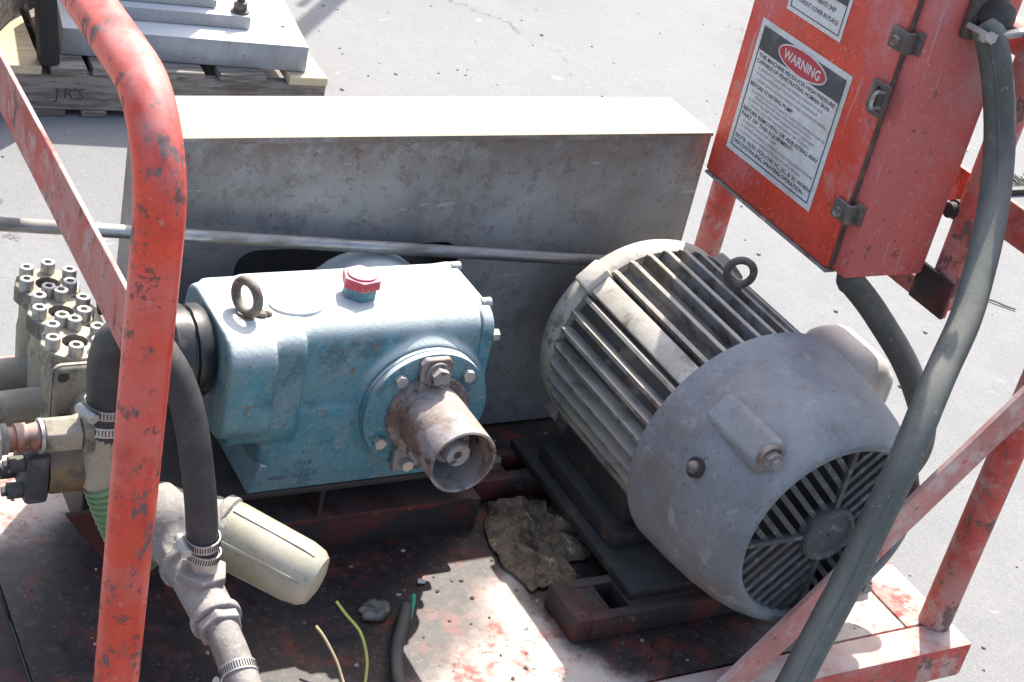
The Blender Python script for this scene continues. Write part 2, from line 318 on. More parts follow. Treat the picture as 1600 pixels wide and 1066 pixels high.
# ------------------------------------------------------------------ mesh helpers (all in world metres)
def V(*a): return Vector(a)
class MB:
    def __init__(s): s.bm = bmesh.new()
    def _m(s, verts, mat): bmesh.ops.transform(s.bm, matrix=mat, verts=verts); return s
    def box(s, x0, x1, y0, y1, z0, z1, bev=0., seg=2, rot=None, piv=None):
        t = bmesh.new(); bmesh.ops.create_cube(t, size=1)
        bmesh.ops.scale(t, vec=(x1-x0, y1-y0, z1-z0), verts=t.verts)
        if bev: bmesh.ops.bevel(t, geom=t.edges[:], offset=bev, segments=seg, affect='EDGES', profile=.5)
        mat = Matrix.Translation(((x0+x1)/2, (y0+y1)/2, (z0+z1)/2))
        if rot is not None:
            p = Vector(piv) if piv is not None else mat.translation.copy()
            mat = Matrix.Translation(p) @ rot.to_4x4() @ Matrix.Translation(-p) @ mat
        bmesh.ops.transform(t, matrix=mat, verts=t.verts); return s.join(t)
    def join(s, t):
        me = bpy.data.meshes.new('tmp'); t.to_mesh(me); t.free(); s.bm.from_mesh(me); bpy.data.meshes.remove(me); return s
    def cyl(s, p0, p1, r0, r1=None, n=24, cap=True, phase=0., ref=None):
        p0, p1 = Vector(p0), Vector(p1); r1 = r0 if r1 is None else r1
        a = (p1-p0).normalized(); u = (Vector(ref) if ref is not None else (V(0, 0, 1) if abs(a.z) < .9 else V(1, 0, 0)))
        u = (u - a*u.dot(a)).normalized(); w = a.cross(u)
        A, B = [], []
        for i in range(n):
            t = 2*math.pi*i/n+phase; d = u*math.cos(t)+w*math.sin(t)
            A.append(s.bm.verts.new(p0+d*r0)); B.append(s.bm.verts.new(p1+d*r1))
        for i in range(n): s.bm.faces.new((A[i], A[(i+1) % n], B[(i+1) % n], B[i]))
        if cap: s.bm.faces.new(A[::-1]); s.bm.faces.new(B)
        return s
    def hexa(s, p0, p1, r, phase=0.): return s.cyl(p0, p1, r, n=6, phase=phase)
    def lathe(s, o, axis, prof, n=48, close=False):
        """prof: (distance along axis, radius)"""
        o, a = Vector(o), Vector(axis).normalized(); u = V(0, 0, 1) if abs(a.z) < .9 else V(1, 0, 0)
        u = (u-a*u.dot(a)).normalized(); w = a.cross(u); rings = []
        for (d, r) in prof:
            if r < 1e-5: rings.append([s.bm.verts.new(o+a*d)])
            else: rings.append([s.bm.verts.new(o+a*d+(u*math.cos(2*math.pi*i/n)+w*math.sin(2*math.pi*i/n))*r) for i in range(n)])
        pairs = list(zip(rings, rings[1:]))
        if close: pairs.append((rings[-1], rings[0]))
        for A, B in pairs:
            for i in range(n):
                j = (i+1) % n
                q = [A[0]] if len(A) == 1 else [A[i], A[j]]
                q += [B[0]] if len(B) == 1 else [B[j], B[i]]
                s.bm.faces.new(q)
        return s
    def tube(s, pts, r, n=16, caps=True, rf=None):
        pts = [Vector(p) for p in pts]; k = len(pts)
        tan = [(pts[min(i+1, k-1)]-pts[max(i-1, 0)]).normalized() for i in range(k)]
        u = V(0, 0, 1) if abs(tan[0].z) < .9 else V(1, 0, 0); u = (u-tan[0]*u.dot(tan[0])).normalized(); rings = []
        for i in range(k):
            u = (u-tan[i]*u.dot(tan[i])).normalized(); w = tan[i].cross(u); rr = rf(i/(k-1)) if rf else r
            rings.append([s.bm.verts.new(pts[i]+(u*math.cos(2*math.pi*j/n)+w*math.sin(2*math.pi*j/n))*rr) for j in range(n)])
        for A, B in zip(rings, rings[1:]):
            for j in range(n): s.bm.faces.new((A[j], A[(j+1) % n], B[(j+1) % n], B[j]))
        if caps: s.bm.faces.new(rings[0][::-1]); s.bm.faces.new(rings[-1])
        return s
    def torus(s, c, axis, Rr, r, n=32, k=12):
        c, a = Vector(c), Vector(axis).normalized(); u = V(0, 0, 1) if abs(a.z) < .9 else V(1, 0, 0)
        u = (u-a*u.dot(a)).normalized(); w = a.cross(u); rings = []
        for i in range(n):
            t = 2*math.pi*i/n; d = u*math.cos(t)+w*math.sin(t)
            rings.append([s.bm.verts.new(c+d*(Rr+r*math.cos(2*math.pi*j/k))+a*r*math.sin(2*math.pi*j/k)) for j in range(k)])
        for i in range(n):
            A, B = rings[i], rings[(i+1) % n]
            for j in range(k): s.bm.faces.new((A[j], A[(j+1) % k], B[(j+1) % k], B[j]))
        return s
    def prism(s, poly, o, u, v, depth):
        """polygon (a,b) in the plane o+u*a+v*b, extruded by vector depth"""
        o, u, v, d = Vector(o), Vector(u), Vector(v), Vector(depth)
        A = [s.bm.verts.new(o+u*a+v*b) for a, b in poly]; B = [s.bm.verts.new(p.co+d) for p in A]; n = len(A)
        s.bm.faces.new(A); s.bm.faces.new(B[::-1])
        for i in range(n): s.bm.faces.new((A[i], B[i], B[(i+1) % n], A[(i+1) % n]))
        return s
    def sphere(s, c, r, sc=(1, 1, 1), n=20, k=12):
        t = bmesh.new(); bmesh.ops.create_uvsphere(t, u_segments=n, v_segments=k, radius=r)
        bmesh.ops.scale(t, vec=sc, verts=t.verts); bmesh.ops.translate(t, vec=c, verts=t.verts); return s.join(t)
    def mesh(s, name):
        bmesh.ops.recalc_face_normals(s.bm, faces=s.bm.faces[:]); me = bpy.data.meshes.new(name); s.bm.to_mesh(me); s.bm.free(); return me

def spline(pts, n=10):
    pts = [Vector(p) for p in pts]; P = [pts[0]*2-pts[1]]+pts+[pts[-1]*2-pts[-2]]; out = []
    for i in range(1, len(P)-2):
        a, b, c, d = P[i-1:i+3]
        for k in range(n):
            t = k/n
            out.append(.5*((2*b)+(c-a)*t+(2*a-5*b+4*c-d)*t*t+(3*b-a-3*c+d)*t**3))
    return out+[pts[-1]]
def rounded_rect(x0, x1, z0, z1, r, n=6):
    out = []
    for cx, cz, a0 in ((x1-r, z1-r, 0), (x0+r, z1-r, 90), (x0+r, z0+r, 180), (x1-r, z0+r, 270)):
        for k in range(n+1):
            a = R(a0+90*k/n); out.append((cx+r*math.cos(a), cz+r*math.sin(a)))
    return out
def thing(name, label, cat, loc=(0, 0, 0), group=None):
    o = bpy.data.objects.new(name, None); COL.objects.link(o); o.location = loc; o.empty_display_size = .05
    o['label'] = label; o['category'] = cat
    if group: o['group'] = group
    return o
def wloc(o):
    p = Vector((0, 0, 0))
    while o is not None: p += o.location; o = o.parent
    return p
def part(name, mb, mat, parent=None, bev=0., smooth=35, origin=None, label=None):
    """one mesh object; vertices were given in world metres"""
    me = mb.mesh(name) if isinstance(mb, MB) else mb
    o = bpy.data.objects.new(name, me); COL.objects.link(o)
    base = wloc(parent) if parent else Vector((0, 0, 0))
    org = Vector(origin) if origin is not None else base
    me.transform(Matrix.Translation(-org)); o.location = org-base
    if parent: o.parent = parent
    me.materials.append(mat)
    if bev:
        b = o.modifiers.new('bevel', 'BEVEL'); b.width = bev; b.segments = 2; b.limit_method = 'ANGLE'; b.angle_limit = R(40)
    for p in me.polygons: p.use_smooth = True
    try: me.set_sharp_from_angle(angle=R(smooth))
    except Exception: pass
    if label: o['label'] = label
    return o
def tag(o, label, cat, group=None, kind=None):
    if label: o['label'] = label
    if cat: o['category'] = cat
    if group: o['group'] = group
    if kind: o['kind'] = kind
    return o
def fuse(mb, voxel=.004, it=6, fac=.5, disp=None):
    """melt overlapping solids into one cast shape"""
    me = mb.mesh('cast'); o = bpy.data.objects.new('cast', me); COL.objects.link(o)
    r = o.modifiers.new('r', 'REMESH'); r.mode = 'VOXEL'; r.voxel_size = voxel
    s = o.modifiers.new('s', 'SMOOTH'); s.factor = fac; s.iterations = it
    dg = bpy.context.evaluated_depsgraph_get(); dg.update()
    out = bpy.data.meshes.new_from_object(o.evaluated_get(dg)); bpy.data.objects.remove(o); bpy.data.meshes.remove(me)
    return out
def text_mesh(body, width, o, u, v, lift, height=None, bold=.0, align='LEFT'):
    """flat lettering as mesh: text x axis -> u, y axis -> v, lifted by vector"""
    c = bpy.data.curves.new('t', 'FONT'); c.body = body; c.size = 1; c.align_x = 'LEFT'; c.offset = bold; c.resolution_u = 2
    ob = bpy.data.objects.new('t', c); COL.objects.link(ob)
    dg = bpy.context.evaluated_depsgraph_get(); dg.update()
    me = bpy.data.meshes.new_from_object(ob.evaluated_get(dg)); bpy.data.objects.remove(ob); bpy.data.curves.remove(c)
    xs = [p.co.x for p in me.vertices]; ys = [p.co.y for p in me.vertices]
    x0, x1 = min(xs), max(xs); y0, y1 = 0., max(ys)
    sx = width/(x1-x0); sy = (height/(y1-y0)) if height else sx
    o, u, v, lift = Vector(o), Vector(u), Vector(v), Vector(lift)
    for p in me.vertices: p.co = o+u*((p.co.x-x0)*sx)+v*((p.co.y-y0)*sy)+lift
    return me
def merge(meshes, name):
    b = bmesh.new()
    for me in meshes: b.from_mesh(me); bpy.data.meshes.remove(me)
    me = bpy.data.meshes.new(name); b.to_mesh(me); b.free(); return me

# ================================================================== SETTING
G = -0.33
mb = MB(); 
bmesh.ops.create_grid(mb.bm, x_segments=8, y_segments=8, size=120); bmesh.ops.translate(mb.bm, vec=(0, 0, G), verts=mb.bm.verts)
ground = part('asphalt_ground', mb, asphalt_material()); ground['kind'] = 'structure'

# ------------------------------------------------------------------ skid
skid = thing('skid_frame', 'red painted steel skid with oily deck, pipe hoops and flat side rails', 'skid', (-.6, .35, -.06))
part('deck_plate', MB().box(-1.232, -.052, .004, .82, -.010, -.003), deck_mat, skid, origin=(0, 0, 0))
part('rail', MB().box(-1.29, .03, -.055, .001, -.062, 0, .007), red_dusty, skid)
part('rail', MB().box(-1.29, .03, .823, .885, -.062, 0, .007), red_dusty, skid)
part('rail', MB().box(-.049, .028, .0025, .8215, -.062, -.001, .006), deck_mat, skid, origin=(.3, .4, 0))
part('rail', MB().box(-1.288, -1.235, .0025, .8215, -.062, -.001, .006), dark_red, skid)
for y in (.12, .66): part('runner', MB().box(-1.15, -.14, y, y+.09, G, -.063, .006), dark_red, skid)
def hoop(x, yr=.72):
    pts = [V(x, 0, -.001)]; r = .105; zt = .796
    pts += [V(x, 0, z) for z in (.2, .4, .6)]
    for k in range(0, 13):
        a = R(90*k/12); pts.append(V(x, r-r*math.cos(a), zt-r+r*math.sin(a)))
    for k in range(0, 13):
        a = R(90-90*k/12); pts.append(V(x, yr-r+r*math.cos(a), zt-r+r*math.sin(a)))
    pts += [V(x, yr, z) for z in (.6, .3, 0)]
    if x < -1: pts = [p+V((.2-p.z)*.010, 0, 0) for p in pts]
    return MB().tube(pts, .0228, n=28)
part('pipe_hoop', hoop(-1.2, .85), red_pipe, skid, label='chipped bright red pipe hoop')
part('pipe_hoop', hoop(0), red_dusty, skid, label='dusty red pipe hoop')
# flat side rails bolted inside/outside the hoops
rl = part('side_rail', MB().box(-1.176, -1.170, .03, .90, .462, .533), red_dusty, skid, bev=.0015)
for y in (.262, .70):
    part('bolt', MB().cyl((-1.170, y, .500), (-1.160, y, .500), .012, n=6).cyl((-1.170, y, .5), (-1.167, y, .5), .017), iron_dark, rl)
rr = part('side_rail', MB().box(.028, .036, -.04, .80, .535, .588), red_dusty, skid, bev=.0015)
# hanger for the control box: short post, foot strip
hp = part('hanger_post', MB().cyl((0, .205, .412), (0, .205, .79), .0215, n=24), red_dusty, skid)
part('bolt', MB().cyl((-.03, .222, .552), (-.018, .222, .552), .011, n=14).cyl((-.018, .222, .552), (-.010, .222, .552), .014, n=18), grime, hp)
part('hanger_strip', MB().box(-.0230, -.0150, .17, .70, .409, .436), red_dusty, skid, bev=.001)
part('hanger_plate', MB().box(-.0300, -.0235, .166, .236, .410, .466, .0015), dark_red, skid)
# diagonal flat brace on the front side
d = V(-.075-.40, 0, .435-.035).normalized()
br = MB(); p0 = V(-.43, -.046, -.035); p1 = V(-.005, -.046, .490)
dv = (p1-p0).normalized(); nv = V(-dv.z, 0, dv.x)
br.prism([(0, -.024), ((p1-p0).length, -.024), ((p1-p0).length, .023), (0, .023)], p0+V(0, .008, 0), dv, nv, (0, -.008, 0))
part('diagonal_brace', br, red_pale, skid, bev=.001)

# ------------------------------------------------------------------ belt guard (sheet steel box with a slot behind the pump)
gd = thing('belt_guard', 'long grey sheet steel belt guard box standing behind the blue pump', 'belt guard', (-.61, .64, 0))
X0, X1, Y0, Y1, ZT = -1.017, -.172, .58, .706, .497
fb = MB(); bm = fb.bm
hole = rounded_rect(-.898, -.56, .15, .334, .03)
for (yy, flip) in ((Y0, 0), (Y0+.003, 1)):
    outer = [bm.verts.new((x, yy, z)) for x, z in ((X0, .002), (X1, .002), (X1, ZT), (X0, ZT))]
    inner = [bm.verts.new((x, yy, z)) for x, z in hole]
    eds = [bm.edges.new((outer[i], outer[(i+1) % 4])) for i in range(4)]+[bm.edges.new((inner[i], inner[(i+1) % len(inner)])) for i in range(len(inner))]
    bmesh.ops.triangle_fill(bm, use_beauty=True, edges=eds)
    if flip == 0: ia = inner
    else:
        for i in range(len(ia)): bm.faces.new((ia[i], ia[(i+1) % len(ia)], inner[(i+1) % len(ia)], inner[i]))
part('front_sheet', fb, guard_mat, gd, smooth=20)
part('top_sheet', MB().box(X0-.001, X1+.001, Y0-.0015, Y1+.001, ZT+.0005, ZT+.0045, .001), guard_mat, gd)
part('end_sheet', MB().box(X0-.001, X0+.002, Y0+.0035, Y1, .002, ZT), guard_mat, gd)
part('end_sheet', MB().box(X1-.002, X1+.001, Y0+.0035, Y1, .002, ZT), guard_mat, gd)
part('back_sheet', MB().box(X0+.0025, X1-.0025, Y1-.003, Y1-.0005, .002, ZT), guard_mat, gd)
# ragged lip of crusted dust along the top edge
lip = MB(); random.seed(3); n = 150; lp = []; h = .002
for i in range(n+1):
    h = min(.0052, max(.0004, h+random.uniform(-.0016, .0016))); lp.append((X0+(X1-X0)*i/n, h))
lip.prism([(x, .0042) for x, h in (lp[0], lp[-1])][::-1]+[(x, -h) for x, h in lp], (0, Y0-.0032, ZT), (1, 0, 0), (0, 0, 1), (0, .0016, 0))
part('crusted_lip', lip, guard_mat, gd, smooth=10)

# ================================================================== MOTOR
AX = V(-.299, 0, .225)
mo = thing('electric_motor', 'large weathered grey finned electric motor with slotted fan cover', 'electric motor', (-.299, .2, .05))
def ay(y): return V(AX.x, y, AX.z)
def rad(ang, y, r): return V(AX.x+r*math.cos(R(ang)), y, AX.z+r*math.sin(R(ang)))
part('stator_frame', MB().lathe(ay(0), (0, 1, 0), [(.10, 0), (.10, .1445), (.452, .1445), (.452, 0)], 64), M('rusty stator iron with painted gap shade', (.085, .080, .075), .85, layers=(dict(col=(.09, .055, .038), scale=20, lo=.48, hi=.6, rgh=.72), dict(col=(.20, .17, .13), scale=14, lo=.54, hi=.66, seed=4)), dust=dict(col=(.40, .35, .28), lo=.4, hi=.95, amt=.6), bump=(110, .6, .0014)), mo)  # core colour darkened to paint shade into the gaps between fins
# drive end bell
part('end_bell', MB().lathe(ay(0), (0, 1, 0), [(.440, .1), (.440, .156), (.446, .160), (.468, .160), (.480, .154), (.492, .132), (.500, .10), (.512, .07), (.53, .06), (.53, 0)], 72), boss_mat, mo)
part('shaft', MB().cyl(ay(.52), ay(.60), .024), zinc, mo)
# fins: one mesh shared by all, each a part
def fin_mesh():
    f = MB(); pr = [(.150, .135), (.150, .1655), (.425, .1655), (.436, .162), (.442, .150), (.442, .135)]
    rng = random.Random(5)
    t0, t1 = .0058, .0036
    A = [f.bm.verts.new((-(t0 if r < .15 else t1), y, r)) for y, r in pr]; B = [f.bm.verts.new(((t0 if r < .15 else t1), y, r)) for y, r in pr]
    k = len(pr); f.bm.faces.new(A); f.bm.faces.new(B[::-1])
    for i in range(k): f.bm.faces.new((A[i], B[i], B[(i+1) % k], A[(i+1) % k]))
    me = f.mesh('fin'); me.materials.append(motor_fin); return me
FM = fin_mesh()
for a in [135+10*k for k in range(-18, 10)]:
    if any(abs((a-c+180) % 360-180) < 4 for c in (45, 135)) or 250 < a % 360 < 290: continue
    o = bpy.data.objects.new('fin', FM); COL.objects.link(o); o.parent = mo
    o.location = AX-Vector(mo.location); o.rotation_euler = (0, R(90-a), 0)
    bv = o.modifiers.new('bevel', 'BEVEL'); bv.width = .0012; bv.segments = 1
for a in (45, 135, 225, 315):
    rot = Matrix.Rotation(R(90-a), 3, 'Y')
    p = MB(); p.box(AX.x-.0165, AX.x+.0165, .16, .428, AX.z+.13, AX.z+.166, .003, rot=rot, piv=ay(.3))
    p.box(AX.x-.021, AX.x+.021, .428, .462, AX.z+.13, AX.z+.176, .004, rot=rot, piv=ay(.3))
    part('bolt_boss', p, boss_mat if a == 135 else motor_fin, mo)  # the sunlit boss gets the brighter colour
# fan shroud
sh = part('fan_shroud', MB().lathe(ay(0), (0, 1, 0), [(-.016, .126), (-.024, .130), (-.027, .135), (-.024, .141), (-.012, .149), (.008, .158), (.035, .166), (.075, .1735), (.12, .178), (.174, .1815), (.176, .178), (.15, .174), (.05, .160), (-.004, .135), (-.010, .126)], 96, close=True), motor_grey, mo, smooth=60)
for a in (135, 315):
    rot = Matrix.Rotation(R(90-a), 3, 'Y')
    p = MB(); p.box(AX.x-.026, AX.x+.026, .000, .120, AX.z+.140, AX.z+.1780, .012, 4, rot=rot, piv=ay(.05))
    part('shroud_pad', p, motor_grey, sh)
    b = MB(); b.cyl(rad(a, .006, .168), rad(a, -.002, .168), .0165, n=20).cyl(rad(a, -.002, .168), rad(a, -.010, .168), .0125, n=6).cyl(rad(a, -.010, .168), rad(a, -.016, .168), .007, n=12)
    part('shroud_bolt', b, rust_tube, sh)
q0, q1 = rad(160, .072, .1712), rad(160, .072, .1772)
part('bolt_hole', MB().cyl(q0, q1, .0135, n=24), dark_in, sh)
part('shroud_bolt', MB().cyl(q1-(q1-q0)*.3, q1+(q1-q0)*.35, .0085, n=18).sphere(q1+(q1-q0)*.35, .0084, (1, 1, .9), 14, 8), iron_dark, sh)
# grille
gr = part('fan_grille', MB().torus(ay(-.012), (0, 1, 0), .1265, .0035, 72, 10), grille_mat, mo)
part('grille_hub', MB().lathe(ay(0), (0, 1, 0), [(-.012, 0), (-.0225, .002), (-.0225, .030), (-.0265, .0325), (-.0275, .036), (-.024, .0395), (-.008, .0405), (-.008, 0)], 48), grille_mat, gr)
for a in (0, 90, 180, 270):
    p, q = rad(a, -.014, .038), rad(a, -.014, .127)
    t = V(-math.sin(R(a)), 0, math.cos(R(a)))*.0034
    b = MB(); b.prism([(-1, -.007), (1, -.007), (1, .005), (-1, .005)], p, t, (0, 1, 0), q-p); part('grille_rib', b, grille_mat, gr)
RO = .127
for q in range(4):
    bis = 45+90*q; u = V(math.cos(R(bis)), 0, math.sin(R(bis))); w = V(-u.z, 0, u.x)
    for k in range(-5, 6):
        s_ = k*.0166
        if abs(s_) > .082: continue
        lo = abs(s_)                        # the rib at 45 degrees from the bisector
        if abs(s_) < .039: lo = max(lo, math.sqrt(.039**2-s_**2))
        hi = math.sqrt(RO**2-s_**2)
        if hi-lo < .008: continue
        c = ay(-.013)+w*s_
        b = MB(); b.prism([(-.0037, -.0045), (.0037, -.0045), (.0030, .0045), (-.0030, .0045)], c+u*lo, w, (0, 1, 0), u*(hi-lo))
        part('grille_bar', b, grille_mat, gr)
part('fan', MB().lathe(ay(0), (0, 1, 0), [(.03, .0), (.03, .12), (.10, .12), (.10, 0)], 32), dark_in, mo)
# feet
part('foot', MB().box(-.452, -.36, .20, .42, .052, .078, .004).box(-.43, -.37, .22, .40, .07, .13, .004), grime, mo)
part('foot', MB().box(-.238, -.146, .20, .42, .052, .078, .004).box(-.228, -.168, .22, .40, .07, .13, .004), motor_fin, mo)
# lifting eye
part('lifting_eye', MB().torus(V(-.272, .315, .4155), (.45, .89, 0), .0185, .0055, 28, 10).cyl((-.272, .315, .385), (-.272, .315, .398), .009, n=14), iron_dark, mo)
# terminal box on the far flank
tb = MB(); tb.box(-.120, -.026, .200, .335, .225, .318, .032, 4).box(-.18, -.10, .215, .32, .20, .29, .02, 3).box(-.05, -.014, .205, .265, .225, .295, .02, 3)
part('terminal_box', fuse(tb, .005, 8), cream_metal, mo, smooth=80)

# motor slide base
mbx = thing('motor_slide_base', 'grimy dark red slotted slide base bolted under the electric motor', 'motor base', (-.30, .28, 0))
part('top_plate', MB().box(-.468, -.13, .115, .475, .036, .050, .002), grime, mbx)
fr = MB()
fr.box(-.560, -.535, .09, .172, -.001, .036, .002); fr.box(-.535, -.05, .09, .106, -.001, .035, .002).box(-.535, -.05, .155, .171, -.001, .035, .002).box(-.535, -.50, .106, .155, .0, .034, .001).box(-.47, -.05, .106, .155, .0, .034, .001)
part('cross_rail', fr, dark_red, mbx)
fr = MB(); fr.box(-.560, -.05, .40, .42, -.001, .035, .002).box(-.560, -.05, .455, .475, -.001, .035, .002).box(-.56, -.50, .42, .455, 0, .034, .001).box(-.45, -.05, .42, .455, 0, .034, .001)
part('cross_rail', fr, dark_red, mbx)
for x, y in ((-.515, .437),): part('adjusting_bolt', MB().hexa((x, y, .02), (x, y, .046), .013), iron_dark, mbx)

# ================================================================== PUMP
pu = thing('plunger_pump', 'blue triplex plunger pump with red oil cap and black collar', 'pump', (-.80, .42, .118))
b = MB()
b.prism(rounded_rect(.338, .501, .150, .3605, .034, 6), (-.930, 0, 0), (0, 1, 0), (0, 0, 1), (.288, 0, 0))            # crankcase
b.box(-.925, -.655, .3345, .500, .128, .245, .010, 3)            # lower apron
b.prism(rounded_rect(.304, .490, .212, .3605, .040, 7), (-.996, 0, 0), (0, 1, 0), (0, 0, 1), (.062, 0, 0))
b.prism(rounded_rect(.322, .496, .19, .3605, .034, 6), (-.98, 0, 0), (0, 1, 0), (0, 0, 1), (.09, 0, 0))           # crosshead
b.cyl((-.72, .327, .238), (-.72, .56, .238), .089, .105, n=48)   # bearing bosses
b.cyl((-.72, .327, .238), (-.72, .358, .238), .089, .108, n=48)
b.cyl((-.71, .468, .354), (-.635, .468, .3575), .004, .010, n=16)
b.cyl((-.69, .372, .353), (-.635, .372, .3565), .004, .010, n=16)
body = part('crankcase', fuse(b, .0036, 11), pump_blue, pu, smooth=80)
cvp = rounded_rect(.3365, .5025, .148, .3600, .033, 6)
part('rear_cover', MB().prism(cvp, (-.6445, 0, 0), (0, 1, 0), (0, 0, 1), (.018, 0, 0)), pump_blue, pu, bev=.003)
for (y, z) in ((.345, .325), (.345, .222), (.345, .168), (.485, .34), (.485, .18)):
    part('cover_bolt', MB().hexa((-.627, y, z), (-.617, y, z), .0085), zinc, pu)
for y in (.468, .372): part('cover_bolt', MB().cyl((-.636, y, .3575), (-.622, y, .3578), .0078, n=14), zinc, pu)
ft = MB(); ft.prism([(-.940, .118), (-.64, .118), (-.64, .160), (-.925, .160)], (0, .3355, 0), (1, 0, 0), (0, 0, 1), (0, .187, 0))
part('foot', ft, pump_blue, pu, bev=.002)
# bearing flange with bolts
fl = part('bearing_flange', MB().lathe((-.72, .3095, .238), (0, 1, 0), [(0, 0), (0, .083), (.0015, .0865), (.009, .087), (.0105, .0855), (.0115, .087), (.016, .0875), (.016, 0)], 64), pump_blue, pu)
for a in (48, 131, 212, 328):
    c = V(-.72+.072*math.cos(R(a)), .3095, .238+.072*math.sin(R(a)))
    part('flange_bolt', MB().hexa(c, c-V(0, .009, 0), .0085, phase=.3), zinc, fl)
# shaft cover: tab, big bolt, open tube and shaft inside
tu = part('shaft_cover', MB().lathe((-.72, 0, .238), (0, 1, 0), [(.196, .0415), (.1945, .0435), (.196, .0455), (.302, .0455), (.302, .0415)], 56, close=True).cyl((-.72, .301, .238), (-.72, .3085, .238), .058, n=40), rust_tube, pu, smooth=50)
tp = MB(); tp.prism([(-.021, -.02), (.021, -.02), (.022, .028), (.016, .036), (-.016, .036), (-.022, .028)], (-.722, .3085, .288), (1, 0, 0), (0, 0, 1), (0, -.010, 0))
part('cover_tab', tp, rust_tube, tu, bev=.002)
part('tab_bolt', MB().cyl((-.722, .298, .304), (-.722, .295, .304), .0165, n=24).hexa((-.722, .295, .304), (-.722, .284, .304), .0125, phase=.2), rust_tube, tu)
tp = MB(); tp.prism([(-.024, -.03), (.018, -.03), (.018, .02), (-.024, .02)], (-.735, .3085, .185), (1, 0, 0), (0, 0, 1), (0, -.010, 0))
part('cover_tab', tp, rust_tube, tu, bev=.002)
part('tab_bolt', MB().hexa((-.742, .298, .168), (-.742, .289, .168), .0085), zinc, tu)
part('shaft_end', MB().lathe((-.72, 0, .238), (0, 1, 0), [(.212, .0055), (.210, .008), (.210, .0155), (.213, .0175), (.232, .0175), (.232, .025), (.302, .025)], 32).cyl((-.72, .225, .238), (-.72, .24, .238), .0055), rust_tube, tu)
part('shaft_bore', MB().cyl((-.72, .2125, .238), (-.72, .224, .238), .0060), dark_in, tu)
# oil filler, name plate, lifting eye
cp = MB(); cp.hexa((-.795, .408, .356), (-.795, .408, .377), .0225, phase=.25)
part('filler_neck', cp, pump_blue, pu, bev=.0015)
cp = MB(); cp.hexa((-.795, .408, .3765), (-.795, .408, .390), .0265, phase=.25); cp.cyl((-.795, .408, .390), (-.795, .408, .3925), .0195, n=32)
part('oil_cap', cp, cap_red, pu, bev=.002, label='crackled red hexagonal oil cap')
npl = MB(); npl.bm.verts.ensure_lookup_table()
np_c = V(-.884, .394, .3625)
npl.prism([(.036*math.cos(R(a)), .027*math.sin(R(a))) for a in range(0, 360, 8)], np_c-V(0, 0, .003), (1, 0, 0), (0, 1, 0), (0, 0, .0042))
o = part('name_plate', npl, plate_white, pu, label='white oval name plate')
mk = MB()
for k, (a, b_, l) in enumerate(((.002, .008, .010), (.004, .0045, .007), (.007, .001, .009), (.009, -.0025, .006), (.013, -.005, .009), (.016, -.009, .007), (.0, .003, .004))):
    mk.box(np_c.x+a, np_c.x+a+l, np_c.y+b_, np_c.y+b_+.0011, np_c.z+.0013, np_c.z+.0017)
part('worn_print', mk, label_grey, o)['kind'] = 'stuff'
part('lifting_eye', MB().torus(V(-.957, .380, .3845), (.93, .36, 0), .0205, .0062, 32, 12).cyl((-.957, .38, .349), (-.957, .38, .364), .0095, n=14).cyl((-.957, .38, .357), (-.957, .38, .3605), .017, n=16), iron_pale, pu)
part('dirt_clod', MB().sphere((-.938, .372, .362), .006, (1.3, 1, .8), 7, 5).sphere((-.929, .374, .362), .005, (1, 1.2, .9), 6, 5).sphere((-.934, .380, .3605), .004, (1, 1, 1), 6, 4), iron_dark, pu, smooth=5)
# black collar rings
cl = MB()
cl.lathe(V(0, 0.392, 0.306), (1, 0, 0), [(-1.002, 0), (-1.002, .055), (-1.006, .058), (-1.020, .058), (-1.022, .054), (-1.025, .054), (-1.027, .0585), (-1.046, .0585), (-1.050, .054), (-1.09, .052), (-1.09, 0)], 14)
part('seal_collar', cl, M('black seal collar', (.014, .015, .017), .36, dust=dict(col=(.16, .15, .14), amt=.25), bump=(120, .2, .0006), layers=(dict(col=(.06, .055, .05), scale=40, lo=.56, hi=.64),)), pu, smooth=40)
part('collar_bolt', MB().cyl((-1.056, .46, .338), (-1.10, .46, .338), .010, n=14).cyl((-1.10, .46, .338), (-1.112, .46, .338), .0135, n=14), black_cap, pu)

# manifold head: three capped valve columns
mh = part('manifold_block', MB().box(-1.182, -1.082, .352, .575, .178, .275, .012, 3), brass, pu)
CAPS = ((-1.156, .396), (-1.156, .464), (-1.156, .532))
for (x, y) in CAPS:
    co = MB(); ph = R(22.5)
    co.lathe((x, y, 0), (0, 0, 1), [(.20, 0), (.20, .034), (.262, .035), (.275, .033), (.300, .033), (.306, .036), (.3065, 0)], 16)
    col = part('valve_column', co, brass, mh, smooth=30)
    vc = MB(); vc.lathe((x, y, 0), (0, 0, 1), [(.3068, .034), (.3068, .0405), (.326, .0405), (.328, .039), (.328, .0155), (.318, .0145), (.318, 0)], 10)
    cap = part('valve_cap', vc, brass, mh, smooth=25)
    for k in range(6):
        a = R(60*k+18); c = V(x+.0295*math.cos(a), y+.0295*math.sin(a), .327)
        s = MB(); s.lathe(c, (0, 0, 1), [(0, 0), (0, .0088), (.0145, .0088), (.0155, .008), (.0155, .0045), (.008, .0042), (.008, 0)], 14)
        part('socket_screw', s, zinc, mh)
    part('cap_recess', MB().cyl((x, y, .3182), (x, y, .3186), .0143, n=14), dark_in, mh)
fp = MB(); fp.box(-1.194, -1.115, .336, .3515, .232, .332, .010, 3)
fpl = part('outlet_flange', fp, brass, pu)
for (x, z) in ((-1.183, .319), (-1.180, .262), (-1.128, .319)): part('bolt_hole', MB().cyl((x, .3352, z), (x, .3365, z), .0065, n=14), dark_in, fpl)
